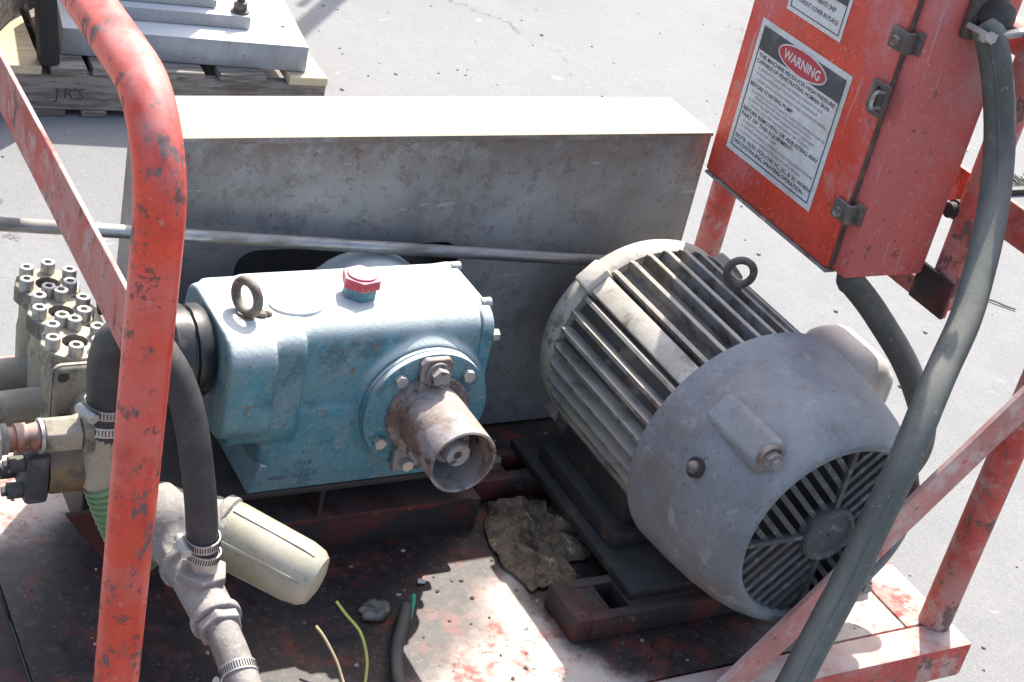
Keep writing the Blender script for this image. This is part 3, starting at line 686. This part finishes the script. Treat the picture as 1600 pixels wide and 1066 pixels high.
part('outlet_elbow', fuse(MB().cyl((-1.148, .345, .275), (-1.148, .30, .265), .026, n=24).cyl((-1.152, .262, .30), (-1.152, .262, .22), .025, n=24).sphere((-1.148, .280, .245), .033).cyl((-1.148, .28, .24), (-1.10, .27, .19), .03, n=24), .004, 6), brass, pu, smooth=80)
for y in (.43, .50): part('side_plug', MB().cyl((-1.18, y, .217), (-1.235, y, .217), .024, .022, n=20).hexa((-1.258, y, .217), (-1.235, y, .217), .019), brass, pu)
part('head_strut', MB().box(-1.13, -1.05, .40, .52, .03, .18, .004), grime, pu)

# pump mounting channel
pc = thing('pump_mounting_channel', 'dark grimy steel channel bed under the blue pump', 'channel', (-.8, .42, -.002))
part('flange', MB().box(-1.04, -.60, .335, .55, .108, .117, .001), grime, pc)
part('flange', MB().box(-1.04, -.60, .340, .55, .050, .059, .001), dark_red, pc)
part('web', MB().box(-1.04, -.60, .395, .405, .059, .108), grime, pc)
part('stiffener', MB().box(-.832, -.826, .342, .395, .0595, .1075), dark_red, pc)
part('bearer', MB().box(-1.05, -.58, .347, .43, -.003, .0495, .002), dark_red, pc)
part('bearer', MB().box(-1.05, -.58, .50, .55, -.003, .0495, .002), dark_red, pc)
part('bolt', MB().hexa((-.868, .36, .098), (-.868, .36, .1075), .009), iron_dark, pc)
# gusset leaning under the manifold
gs = MB(); gs.prism([(-1.165, .112), (-1.03, .118), (-1.03, -.002), (-1.09, -.002)], (0, .350, 0), (1, 0, 0), (0, 0, 1), (0, -.008, 0))
part('gusset', gs, dark_red, pc)

# ================================================================== valve and pressure fittings left of the manifold
un = thing('unloader_valve', 'oil stained brass unloader valve with black bolted end cap', 'valve', (-1.16, .29, .21))
part('body', MB().lathe((0, .285, .238), (1, 0, 0), [(-1.212, 0), (-1.212, .033), (-1.206, .035), (-1.15, .035), (-1.142, .032), (-1.12, .030), (-1.12, 0)], 32), brass_dark, un)
cap = part('end_cap', MB().box(-1.240, -1.2125, .252, .318, .206, .270, .006, 2), black_cap, un)
for y, z in ((.266, .220), (.304, .220), (.266, .256), (.304, .256)): part('cap_bolt', MB().cyl((-1.240, y, z), (-1.256, y, z), .0095, n=16).hexa((-1.256, y, z), (-1.262, y, z), .006), black_cap, cap)
pf = thing('pressure_fitting', 'straight run of steel, copper and brass hex fittings above the unloader valve', 'pipe fitting', (-1.2, .275, .22))
fx = V(.024, .262, .294)
def fx_lathe(prof, n=28): return MB().lathe(fx, (1, 0, 0), prof, n)
part('block', MB().box(-1.181, -1.140, .243, .281, .274, .314, .007, 3), brass, pf)
part('hex_adapter', MB().hexa(fx+V(-1.246, 0, 0), fx+V(-1.2055, 0, 0), .0215, phase=0), brass, pf, bev=.002)
part('collar_ring', fx_lathe([(-1.2505, 0), (-1.2505, .020), (-1.2465, .020), (-1.2465, 0)]), zinc, pf)
part('copper_nipple', fx_lathe([(-1.285, 0), (-1.285, .013), (-1.276, .013), (-1.276, .0165), (-1.264, .0165), (-1.264, .014), (-1.251, .0165), (-1.251, 0)], 12), copper, pf)
part('thread', fx_lathe([(-1.292, 0)]+[(-1.292+.001*k, .0165+(.0012 if k % 2 else 0)) for k in range(8)]+[(-1.285, 0)]), zinc, pf)
part('hex_nut', MB().hexa(fx+V(-1.345, 0, 0), fx+V(-1.2925, 0, 0), .0255), zinc, pf, bev=.003)
part('hose_tail', MB().tube(spline([fx+V(-1.34, 0, 0), fx+V(-1.42, 0, 0), fx+V(-1.50, -.03, -.06), fx+V(-1.60, -.15, -.32), (-1.75, .0, -.315), (-2.0, -.2, -.315)], 8), .014, 14), rubber, pf)

# ================================================================== hoses
def clamp(parent, c, axis, r, w=.0115, ang=-60, zn=zinc):
    c, a = Vector(c), Vector(axis).normalized()
    ring = part('hose_clamp', MB().lathe(c, a, [(-w/2, r), (-w/2, r+.0016), (w/2, r+.0016), (w/2, r)], 40, close=True), zn, parent)
    sl = MB(); u = V(0, 0, 1) if abs(a.z) < .9 else V(1, 0, 0); u = (u-a*u.dot(a)).normalized(); v = a.cross(u)
    for k in range(44):
        t = 2*math.pi*k/44; d_ = u*math.cos(t)+v*math.sin(t); tt = -u*math.sin(t)+v*math.cos(t)
        sl.prism([(-.0006, -w*.32), (.0006, -w*.32), (.0006, w*.32), (-.0006, w*.32)], c+d_*(r+.0013), tt, a, d_*.0007)
    part('slots', sl, dark_in, ring)
    t = R(ang); d_ = u*math.cos(t)+v*math.sin(t); tt = -u*math.sin(t)+v*math.cos(t); q = c+d_*(r+.0055)
    hs = MB(); hs.cyl(q-tt*.011, q+tt*.011, .0058, n=14).hexa(q+tt*.011, q+tt*.018, .0062)
    part('worm_screw', hs, zn, ring)
    return ring
h1 = thing('suction_hose', 'black rubber hose arching from manifold down to the strainer tee', 'hose', (-1.11, .23, .14))
HP = [(-1.152, .262, .285), (-1.152, .262, .345), (-1.154, .262, .385), (-1.149, .252, .418), (-1.136, .232, .433), (-1.118, .210, .428), (-1.101, .186, .400), (-1.090, .166, .360), (-1.081, .150, .304), (-1.075, .140, .256), (-1.069, .135, .198)]
part('hose', MB().tube(spline(HP, 10), .02, 24, rf=lambda t:   .0245-.0065*min(1, max(0, (t-.28)/.25))), rubber, h1)
clamp(h1, (-1.152, .262, .328), (0, 0, 1), .0246, ang=200)
clamp(h1, (-1.152, .262, .302), (0, .15, 1), .0246, ang=120)
clamp(h1, (-1.0710, .136, .222), (-.08, -.05, 1), .0182, ang=180)
clamp(h1, (-1.0690, .135, .204), (.12, 0, 1), .0182, ang=120)
h2 = thing('ribbed_green_hose', 'short ribbed green hose dropping behind the red pipe', 'hose', (-1.12, .27, .10))
gp = spline([(-1.152, .255, .225), (-1.142, .250, .195), (-1.128, .246, .160), (-1.112, .250, .125), (-1.085, .270, .10)], 16)
part('hose', MB().tube(gp, .02, 20), green_hose, h2)
rb = MB()
for i in range(2, len(gp)-1, 4): rb.torus(gp[i], gp[i+1]-gp[i-1], .0205, .0028, 24, 8)
part('ribs', rb, green_hose, h2)

# ================================================================== strainer
st = thing('y_strainer', 'cast strainer with olive ribbed bowl and pipe tee held above the deck', 'strainer', (-1.04, .18, .10))
sb = MB(); sb.sphere((-1.080, .240, .166), .046, (1, 1, 1), 28, 18).cyl((-1.068, .232, .165), (-1.016, .220, .160), .045, .041, n=32).cyl((-1.075, .225, .163), (-1.070, .175, .157), .034, .027, n=28).cyl((-1.085, .25, .18), (-1.09, .262, .205), .025, .022, n=20).box(-1.098, -1.078, .170, .195, .150, .178, .004)
part('body', fuse(sb, .003, 6), alu_cast, st, smooth=80)
ba = V(-1.012, .219, .160); bb = V(-.928, .134, .141); dirb = (bb-ba).normalized()
part('collar', MB().lathe(ba-dirb*.014, dirb, [(0, 0), (0, .040), (.003, .043), (.013, .0435), (.016, .040), (.016, 0)], 40), alu_cast, st)
bw = part('bowl', MB().lathe(ba, dirb, [(0, .0405), (.06, .0400), (.102, .0385), (.118, .036), (.126, .030), (.130, .016), (.131, 0)], 16), bowl_mat, st, smooth=30)
u = V(0, 0, 1); u = (u-dirb*u.dot(dirb)).normalized(); w = dirb.cross(u)
for k in range(6):
    t = 2*math.pi*k/6+.12; d_ = u*math.cos(t)+w*math.sin(t); tt = -u*math.sin(t)+w*math.cos(t)
    rbm = MB(); rbm.prism([(.004, .0375), (.004, .0414), (.10, .0396), (.114, .0371), (.114, .034)], ba-tt*.0024, dirb, d_, tt*.0048)
    part('bowl_rib', rbm, bowl_mat, bw, bev=.0008)
te = part('tee', fuse(MB().cyl((-1.071, .185, .157), (-1.0630, .082, .147), .0268, .0245, n=32).cyl((-1.066, .134, .148), (-1.066, .134, .174), .0255, .024, n=32).cyl((-1.0705, .180, .1565), (-1.0695, .168, .1555), .033, n=32).cyl((-1.0635, .092, .148), (-1.0630, .080, .147), .0295, n=32), .0026, 3), alu_cast, st, smooth=80)
part('hex_boss', MB().hexa((-1.066, .134, .170), (-1.066, .134, .182), .0285, phase=.2), alu_cast, te, bev=.002)
part('hose_barb', MB().cyl((-1.066, .134, .180), (-1.067, .134, .205), .0155, n=20), zinc, te)
part('hex_boss', MB().hexa((-1.0630, .081, .147), (-1.0622, .068, .1455), .0265, phase=.3), alu_cast, te, bev=.002)
part('outlet_pipe', MB().tube(spline([(-1.0622, .075, .1462), (-1.061, .046, .142), (-1.059, .012, .132), (-1.054, -.03, .112), (-1.05, -.10, .06), (-1.05, -.18, -.05), (-1.05, -.25, -.20), (-1.05, -.36, -.308), (-1.05, -.55, -.310)], 8), .0190, 22), alu_cast, st)
clamp(st, (-1.0592, .015, .1328), (0, -1, -.36), .0193, w=.0125, ang=150)

# ================================================================== lance rod lying across
rod = part('lance_rod', MB().tube([(-1.34, .5375, .4225), (-1.218, .5375, .4105), (-.62, .5375, .3440), (-.31, .5375, .310)], .0088, 16), bright_steel, origin=(-.8, .5375, .36))
tag(rod, 'thin bright steel rod slanting across in front of the belt guard', 'rod')

# ================================================================== control box
cb = thing('control_box', 'faded red steel electrical control box with warning labels', 'control box', (-.11, .38, .45))
BX0, BX1, BY0, BY1, BZ0, BZ1 = -.174, -.033, .223, .548, .451, 1.03
part('cabinet', MB().box(BX0, BX1, BY0, BY1, BZ0, BZ1, .004, 2), red_box, cb)
dr = part('door', MB().box(-.1865, -.1745, .250, .556, .4535, 1.033, .004, 3), red_box, cb)
part('door_hem', MB().box(-.1815, -.176, .2475, .2498, .458, 1.03), iron_dark, dr)
part('drip_edge', MB().box(-.1885, -.170, .246, .553, .4490, .4530, .001), guard_edge, dr)
XL = -.1868
def lab(y, z, o=0.): return V(XL-o, y, z)
UY, UZ = V(0, -1, 0), V(0, 0, 1); NX = V(-1, 0, 0)
def label_sheet(y0, y1, z0, z1, name, text):
    """y0 left edge (far), y1 right edge"""
    o = part(name, MB().box(XL-.0006, XL, y1, y0, z0, z1), label_white, cb, label=text)
    return o
L1 = label_sheet(.5225, .3135, .5065, .7055, 'warning_label', 'large white warning label with black header and red oval')
Wd, Hd = .209, .199
def uv(a, b_): return lab(.5225-Wd*a, .7055-Hd*b_, .0009)
def strip(parent, name, rects, mat, fn, dx=.0003):
    s = MB()
    for a0, b0, a1, b1 in rects:
        p, q = fn(a0, b0), fn(a1, b1)
        s.box(p.x-dx, p.x, min(p.y, q.y), max(p.y, q.y), min(p.z, q.z), max(p.z, q.z))
    return part(name, s, mat, parent)
strip(L1, 'header', [(.04, .045, .96, .215)], label_black, uv)
strip(L1, 'border', [(.04, .215, .0475, .95), (.9525, .215, .96, .95), (.04, .95, .96, .958)], label_black, uv)
def oval(parent, c, rx, rz, mat, off, name):
    s = MB(); s.prism([(rx*math.cos(R(a)), rz*math.sin(R(a))) for a in range(0, 360, 6)], c-V(off, 0, 0), UY, UZ, V(-.0002, 0, 0)); return part(name, s, mat, parent)
oc = uv(.515, .128)
oval(L1, oc, .056, .0185, label_white, .0004, 'oval_rim'); oval(L1, oc, .0535, .0163, label_red, .0007, 'oval')
part('oval_lettering', text_mesh('WARNING', .084, oc+V(-.0011, .042, -.0068), UY, UZ, (0, 0, 0), .0136, bold=.02), label_white, L1)
BIG = [(.065, .262, .86, 'THIS MACHINE PRODUCES HIGH PRESSURE'), (.065, .305, .83, 'CAPABLE OF PENETRATING HUMAN SKIN.'), (.065, .478, .50, 'BEFORE STARTING PUMP:'),
       (.065, .668, .87, 'BEFORE REMOVING OR ADJUSTING ANY'), (.065, .712, .61, 'PART OF THIS EQUIPMENT:'), (.065, .882, .88, 'NOTE: ALSO FOLLOW 1C, 2C, & 3C WHEN'), (.065, .926, .83, 'DISCONTINUING SPRAYING OPERATION.')]
SM = [(.10, .346, .74, 'A. NEVER PUT YOUR HAND OR FINGERS IN FRONT OF GUN.'), (.10, .386, .70, 'B. NEVER AIM GUN AT YOUR BODY OR ANYONE ELSE.'), (.10, .428, .82, 'C. NEVER LEAVE GUN UNATTENDED WHILE MACHINE IS RUNNING.'),
      (.10, .518, .84, "A. ALWAYS FOLLOW THE MANUFACTURER'S RECOMMENDATIONS ON"), (.15, .550, .66, 'MAXIMUM PRESSURE AND OPERATING INSTRUCTIONS.'), (.10, .585, .76, 'B. ALWAYS BE SURE TO WEAR ADEQUATE SAFETY EQUIPMENT.'), (.10, .622, .72, 'C. ALWAYS LOCK THE GUN TRIGGER IN "OFF" POSITION.'),
      (.10, .752, .40, 'A. ALWAYS SHUT OFF PUMP.'), (.10, .792, .84, 'B. ALWAYS DISCHARGE CONTENTS OF GUN TO ELIMINATE PRESSURE.'), (.10, .832, .72, 'C. ALWAYS LOCK THE GUN TRIGGER IN "OFF" POSITION.')]
for a, b_, w_, t in BIG: part('heading_line', text_mesh(t, w_*Wd, uv(a, b_), UY, UZ, NX*.0003, .0058, bold=.012), label_black, L1)
for a, b_, w_, t in SM: part('small_text_line', text_mesh(t, w_*Wd, uv(a, b_), UY, UZ, NX*.0003, .0040), label_grey, L1)
L2 = label_sheet(.481, .358, .735, .84, 'warning_label', 'small white warning label near top of door')
def uv2(a, b_): return lab(.481-.123*a, .84-.105*b_, .0009)
strip(L2, 'header', [(.05, .05, .95, .55)], label_black, uv2)
strip(L2, 'border', [(.05, .55, .062, .93), (.938, .55, .95, .93), (.05, .93, .95, .943)], label_black, uv2)
oc2 = uv2(.55, .33); oval(L2, oc2, .042, .0195, label_white, .0004, 'oval_rim'); oval(L2, oc2, .0395, .017, label_red, .0007, 'oval')
part('oval_lettering', text_mesh('WARNING', .064, oc2+V(-.0011, .032, -.006), UY, UZ, (0, 0, 0), .012, bold=.02), label_white, L2)
part('heading_line', text_mesh('DO NOT OPERATE UNIT', .084, uv2(.12, .70), UY, UZ, NX*.0003, .0062, bold=.012), label_black, L2)
part('heading_line', text_mesh('WITHOUT COVER IN PLACE', .098, uv2(.09, .83), UY, UZ, NX*.0003, .0062, bold=.012), label_black, L2)
# clip latches over the corner
for z in (.541, .783, .97):
    lt = MB(); lt.box(-.1935, -.1875, .238, .268, z-.014, z+.014, .002).box(-.1935, -.176, .234, .2405, z-.014, z+.014, .002).box(-.1785, -.1745, .2245, .2385, z-.012, z+.018, .001)
    la = part('clip_latch', lt, iron_dark, cb)
    part('latch_screw', MB().cyl((-.1935, .253, z-.002), (-.198, .253, z-.002), .0072, n=18).torus((-.198, .253, z-.002), (1, 0, 0), .0055, .0014, 18, 6), rust_tube, la)
hs = MB(); hs.box(-.192, -.187, .246, .272, .683, .723, .002).box(-.197, -.192, .232, .262, .681, .6875, .0015).box(-.197, -.192, .232, .262, .719, .7255, .0015).box(-.197, -.192, .232, .2385, .6875, .719, .0015).box(-.197, -.192, .2555, .262, .6875, .719, .0015)
hp_ = part('padlock_hasp', hs, iron_dark, cb)
part('staple', MB().tube(spline([(-.188, .2465, .692), (-.203, .2465, .692), (-.206, .2465, .702), (-.203, .2465, .713), (-.188, .2465, .713)], 6), .0026, 8), zinc, hp_)
# cable gland on the side face
cg = MB(); cg.box(-.128, -.070, .208, .2225, .80, .862, .006, 2)
cgl = part('cable_gland', cg, iron_dark, cb)
part('gland_nut', MB().lathe((-.095, .2085, .835), (0, -1, 0), [(0, 0), (0, .024), (.010, .025), (.020, .022), (.026, .012), (.028, 0)], 20), grime, cgl)
part('gland_strap', MB().box(-.134, -.055, .172, .183, .817, .826, .002, rot=Matrix.Rotation(R(-8), 3, 'Y')), zinc, cgl)
for x in (-.128, -.06): part('strap_bolt', MB().cyl((x, .165, .8215), (x, .208, .8215), .0042, n=10).hexa((x, .163, .8215), (x, .170, .8215), .0075), zinc, cgl)

# cables
pcab = [(-0.109, 0.2, 0.825), (-0.103, 0.185, 0.809), (-0.079, 0.165, 0.746), (-0.076, 0.13, 0.673), (-0.1, 0.085, 0.606), (-0.134, 0.045, 0.557), (-0.167, 0.01, 0.515), (-0.208, -0.02, 0.479), (-0.244, -0.048, 0.447), (-0.289, -0.085, 0.384), (-0.315, -0.1, 0.323), (-0.346, -0.12, 0.246), (-0.386, -0.14, 0.17), (-0.412, -0.155, 0.121), (-0.455, -0.175, 0.03), (-0.5, -0.2, -0.07), (-0.55, -0.23, -0.19), (-0.58, -0.28, -0.285), (-0.58, -0.42, -0.306), (-0.55, -0.72, -0.306)]
CABLE_PTS = pcab
ca = thing('power_cable', 'thick dusty black power cable hanging from control box past the motor', 'cable', (-.2, -.1, .2))
shp = spline(pcab, 8)
for _ in range(14): shp = [shp[0]]+[(shp[k-1]+shp[k]*2+shp[k+1])/4 for k in range(1, len(shp)-1)]+[shp[-1]]
part('sheath', MB().tube(shp, .0200, 24), rubber_dusty, ca)
part('seam', MB().tube([p+V(-.0150, -.0140, .001) for p in shp[6:]], .0022, 6), rubber_dusty, ca)
cd = thing('flexible_conduit', 'curved dark grey conduit running from under control box to motor', 'conduit', (-.09, .2, .36))
part('sheath', MB().tube(spline([(-0.135, 0.255, 0.47), (-0.135, 0.25, 0.434), (-0.132, 0.245, 0.43), (-0.105, 0.235, 0.406), (-0.078, 0.22, 0.377), (-0.045, 0.19, 0.334), (-0.024, 0.165, 0.294), (-0.014, 0.14, 0.255), (-0.027, 0.12, 0.215), (-0.057, 0.12, 0.18), (-0.12, 0.13, 0.18), (-0.165, 0.18, 0.22)], 8), .0185, 20), rubber_dusty, cd)

# ================================================================== odds and ends on the deck
def crumple(name, cx, cy, w, h, z, mat, seed, nx=26, ny=18, rot=0, amp=.50):
    rng = random.Random(seed); from mathutils import noise as nz
    m_ = MB(); grid = []
    for j in range(ny+1):
        row = []
        for i in range(nx+1):
            a, b_ = i/nx*2-1, j/ny*2-1
            ang_ = math.atan2(b_, a); rr_ = max(abs(a), abs(b_))
            e = 1+.55*nz.noise(V(math.cos(ang_)*1.6, math.sin(ang_)*1.6, seed*3.1))+.12*nz.noise(V(math.cos(ang_)*5, math.sin(ang_)*5, seed*1.1))
            x, y = rr_*w*e*math.cos(ang_), rr_*h*e*math.sin(ang_)
            n1 = nz.noise(V(x*22+seed, y*22, 1.)); n2 = nz.noise(V(x*55, y*55+seed, 4.)); n3 = abs(nz.noise(V(x*12+seed*2, y*12, 7)))
            edge = 1-max(abs(a), abs(b_))**4
            ridge = abs(nz.noise(V(x*18+seed, y*18, 9.)))
            fold = .016*(1-abs(math.sin(x*48+y*30+7*nz.noise(V(x*14, y*14, seed*1.7)))))**2
            zz = z+max(.001, (1-rr_**8)*(.003+fold+.006*n1+.004*n2+.016*n3+.018*ridge)*amp)
            c_, s_ = math.cos(R(rot)), math.sin(R(rot))
            row.append(m_.bm.verts.new((cx+x*c_-y*s_, cy+x*s_+y*c_, zz)))
        grid.append(row)
    for j in range(ny):
        for i in range(nx):
            m_.bm.faces.new((grid[j][i], grid[j][i+1], grid[j+1][i+1], grid[j+1][i]))
    o = part(name, m_, mat, None, origin=(cx, cy, z), smooth=180)
    s = o.modifiers.new('thick', 'SOLIDIFY'); s.thickness = .0015; s.offset = 1
    return o
r1 = crumple('oily_rag', -.508, .290, .056, .112, .0, rag_mat, 14, 90, 90, rot=-14, amp=1.0)
tag(r1, 'crumpled oily brown rag lying between pump and motor base', 'rag')
r2 = crumple('plastic_scrap', -.79, .212, .024, .018, 0, plastic_clear, 9, 30, 30, rot=20, amp=.7)
tag(r2, 'small crumpled grey plastic scrap on the oily deck', 'litter')
sc1 = part('cable_offcut', MB().tube(spline([(-.755, .198, .010), (-.775, .165, .012), (-.80, .125, .011), (-.82, .075, .012), (-.83, .02, .012)], 8), .0085, 12), rubber, origin=(-.79, .11, 0))
tag(sc1, 'short black cable offcut lying on the deck', 'cable')
sc2 = part('paper_flake', MB().prism([(0, 0), (.010, -.003), (.013, .004), (.004, .008)], (-.714, .249, .0005), (1, 0, 0), (0, 1, 0), (0, 0, .0012)), leaf_mat, origin=(-.735, .258, 0))
tag(sc2, 'tiny white paint flake on the dark deck', 'litter')
def wire(name, pts, mat, r, label):
    o = part(name, MB().tube(spline(pts, 10), r, 8), mat, origin=pts[-1]); tag(o, label, 'wire', 'loose wire ends'); return o
wire('wire', [(-.868, .178, .058), (-.862, .160, .052), (-.850, .135, .040), (-.848, .110, .018), (-.858, .085, -.001), (-.87, .06, -.001)], wire_yellow, .0019, 'yellow green wire end curling up from the deck')
wire('wire', [(-.905, .150, .050), (-.898, .135, .042), (-.888, .112, .022), (-.884, .09, .004), (-.88, .07, -.001)], wire_tan, .0018, 'tan wire end sticking up beside the yellow green wire')
wire('wire', [(-.745, .203, .026), (-.747, .196, .018), (-.752, .188, .006), (-.756, .180, .006)], wire_green, .0028, 'short bright green wire poking from the black cable offcut')

# ================================================================== pallet and machine base behind
PR = Matrix.Rotation(R(-4), 3, 'Z'); PO = V(.022, 2.402, G)
pal = thing('wooden_pallet', 'weathered wooden shipping pallet stamped with letters on the asphalt', 'pallet', PO)
def pbox(x0, x1, y0, y1, z0, z1, bev=.002):
    return MB().box(PO.x+x0, PO.x+x1, PO.y+y0, PO.y+y1, G+z0, G+z1, bev, 1, rot=PR, piv=PO)
for y in (0, .46, .93): sgr = part('stringer', pbox(-1.19, 0, y, y+.038, .018, .108), wood_grey, pal); 
fs = [c for c in pal.children if c.name.startswith('stringer')][0]
for (a, b_) in ((-.001, -.105), (-.165, -.285), (-.325, -.445), (-.50, -.60), (-.615, -.70), (-.722, -.845), (-.852, -.93), (-.96, -1.06), (-1.09, -1.19)):
    part('deck_board', pbox(b_, a, -.006+random.uniform(-.006, .004), .975, .109, .131), wood_lit if -.83 < a < -.70 or a > -.01 or -.86 < a < -.845 else wood_grey, pal)
for (a, b_) in ((-.02, -.16), (-.33, -.46), (-.56, -.62), (-.66, -.74), (-1.05, -1.19)):
    part('bottom_board', pbox(b_, a, -.004, .97, .001, .0172), wood_grey, pal)
stamp = text_mesh("J.R'S", .062, PO+V(-.700, -.0008, .045), PR@V(1, 0, 0), V(0, 0, 1), PR@V(0, 0, 0), .030)
off = PR@V(-.690, -.0012, .048)
for p in stamp.vertices: pass
bpy.data.meshes.remove(stamp)
stamp = text_mesh("J.R'S", .072, PO+off, PR@V(1, 0, 0), V(0, 0, 1), V(0, 0, 0), .028)
part('stamped_lettering', stamp, M('burnt black brand', (.06, .05, .045), .9), fs)
BR = Matrix.Rotation(R(-9), 3, 'Z'); BO = V(-.030, 2.426, G+.132)
def bbox(x0, x1, y0, y1, z0, z1, bev=.003): return MB().box(BO.x+x0, BO.x+x1, BO.y+y0, BO.y+y1, z0, z1, bev, 2, rot=BR, piv=BO)
blk = thing('machine_base', 'pale grey slab with bolted upper plate and machine column on the pallet', 'machine base', BO)
part('slab', bbox(-.615, 0, 0, .62, G+.132, G+.202, .004), conc, blk)
part('slab_hole', MB().cyl(BO+BR@V(-.045, .13, .0695), BO+BR@V(-.045, .13, .0712), .006, n=14), dark_in, blk)
part('upper_plate', bbox(-.57, -.14, .085, .50, G+.203, G+.238, .004), conc, blk)
part('column', bbox(-.545, -.215, .15, .46, G+.2395, G+.60, .012), conc, blk)
part('column_rib', bbox(-.535, -.225, .122, .149, G+.2395, G+.262, .004), conc, blk)
for x, y in ((-.165, .115), (-.55, .115), (-.165, .46)):
    c = BO+BR@V(x, y, 0)
    part('anchor_nut', MB().cyl((c.x, c.y, G+.2385), (c.x, c.y, G+.244), .024, n=20).hexa((c.x, c.y, G+.244), (c.x, c.y, G+.266), .019).cyl((c.x, c.y, G+.266), (c.x, c.y, G+.30), .010, n=14), iron_dark, blk)
# black strap/post at the pallet's left side and the crate beyond
pst = part('timber_upright', MB().box(-.700, -.655, 2.45, 2.50, G+.133, G+.75, .003, rot=Matrix.Rotation(R(-6), 3, 'Y'), piv=(-.68, 2.47, G+.133)), M('black painted timber', (.02, .018, .018), .8), origin=(-.68, 2.47, G+.13))
tag(pst, 'black upright timber standing on the pallet beside the grey slab', 'post')
cr = thing('wooden_crate', 'weathered grey wooden crate at the upper left corner on the pallet', 'crate', (-.80, 2.75, G+.132))
CRr = Matrix.Rotation(R(60), 3, 'Z'); CP = V(-.765, 2.640, G+.132)
for k in range(4): part('plank', MB().box(CP.x-.30, CP.x+.30, CP.y, CP.y+.02, G+.140+k*.100, G+.140+k*.100+.096, .002, 1, rot=CRr, piv=CP), wood_grey, cr)
part('end_panel', MB().box(CP.x-.30, CP.x-.28, CP.y+.021, CP.y+.30, G+.140, G+.53, .002, 1, rot=CRr, piv=CP), wood_grey, cr)
part('corner_batten', MB().box(CP.x+.24, CP.x+.29, CP.y-.021, CP.y-.001, G+.138, G+.53, .002, 1, rot=CRr, piv=CP), wood_grey, cr)

# dark bristle strip and a twig lying on the asphalt to the right
bs_ = thing('bristle_strip', 'short black bristle strip lying on asphalt at the right edge', 'brush', (2.12, 1.9, G))
part('back', MB().box(2.02, 2.26, 1.86, 1.885, G+.001, G+.02, .003), rubber, bs_)
bb_ = MB(); random.seed(12)
for k in range(46):
    x = 2.02+.24*k/45; bb_.cyl((x, 1.884, G+.012), (x+random.uniform(-.012, .012), 1.94+random.uniform(-.015, .01), G+.02+random.uniform(0, .02)), .0026, .0014, n=5)
o_ = part('bristles', bb_, rubber, bs_); o_['kind'] = 'stuff'
tw = part('twig', MB().tube(spline([(1.440, 1.312, G+.004), (1.458, 1.290, G+.006), (1.472, 1.272, G+.004), (1.490, 1.250, G+.005)], 5), .0026, 6), iron_dark, origin=(1.46, 1.28, G))
tag(tw, 'thin dark twig lying on the asphalt right of the control box', 'twig')
# tubular rack beyond the pallet; only its shadow reaches the picture
rk = thing('tubular_rack', 'two steel uprights whose shadows fall on the asphalt behind the pallet', 'rack', (1.3, 4.4, G))
part('upright', MB().cyl((1.215, 4.30, G), (1.215, 4.30, 1.95), .034, n=16), zinc, rk)
part('upright', MB().cyl((1.270, 4.475, G), (1.270, 4.475, 1.75), .014, n=16), zinc, rk)
part('foot_plate', MB().box(1.13, 1.36, 4.22, 4.56, G+.001, G+.012, .002), zinc, rk)

gt = MB(); rg_ = random.Random(21)
for k in range(420):
    x = rg_.uniform(-1.6, 2.6); y = rg_.uniform(-.2, 3.6); r_ = rg_.choice((.0025, .003, .004, .006))
    t_ = bmesh.new(); bmesh.ops.create_icosphere(t_, subdivisions=1, radius=r_)
    for v_ in t_.verts: v_.co = Vector((v_.co.x*rg_.uniform(.7, 1.4), v_.co.y*rg_.uniform(.7, 1.4), v_.co.z*rg_.uniform(.5, .9)))
    bmesh.ops.translate(t_, vec=(x, y, G+r_*.35), verts=t_.verts); gt.join(t_)
g_ = part('loose_grit', gt, M('pale grit', (.24, .235, .22), .9), smooth=10); tag(g_, 'fine loose grit scattered over the asphalt', 'grit', kind='stuff')
dg_ = MB()
for k in range(260):
    x = rg_.uniform(-1.2, -.08); y = rg_.uniform(.02, .8); r_ = rg_.choice((.0012, .0016, .0022, .003))
    t_ = bmesh.new(); bmesh.ops.create_icosphere(t_, subdivisions=1, radius=r_)
    for v_ in t_.verts: v_.co = Vector((v_.co.x*rg_.uniform(.6, 1.6), v_.co.y*rg_.uniform(.6, 1.6), v_.co.z*rg_.uniform(.4, .8)))
    bmesh.ops.translate(t_, vec=(x, y, -.003+r_*.3), verts=t_.verts); dg_.join(t_)
g2 = part('deck_grit', dg_, M('dark grit and paint flakes', (.12, .085, .07), .9, layers=(dict(col=(.40, .36, .30), scale=9, lo=.5, hi=.56),)), smooth=10); tag(g2, 'small grit and paint flakes scattered on the deck', 'grit', kind='stuff')
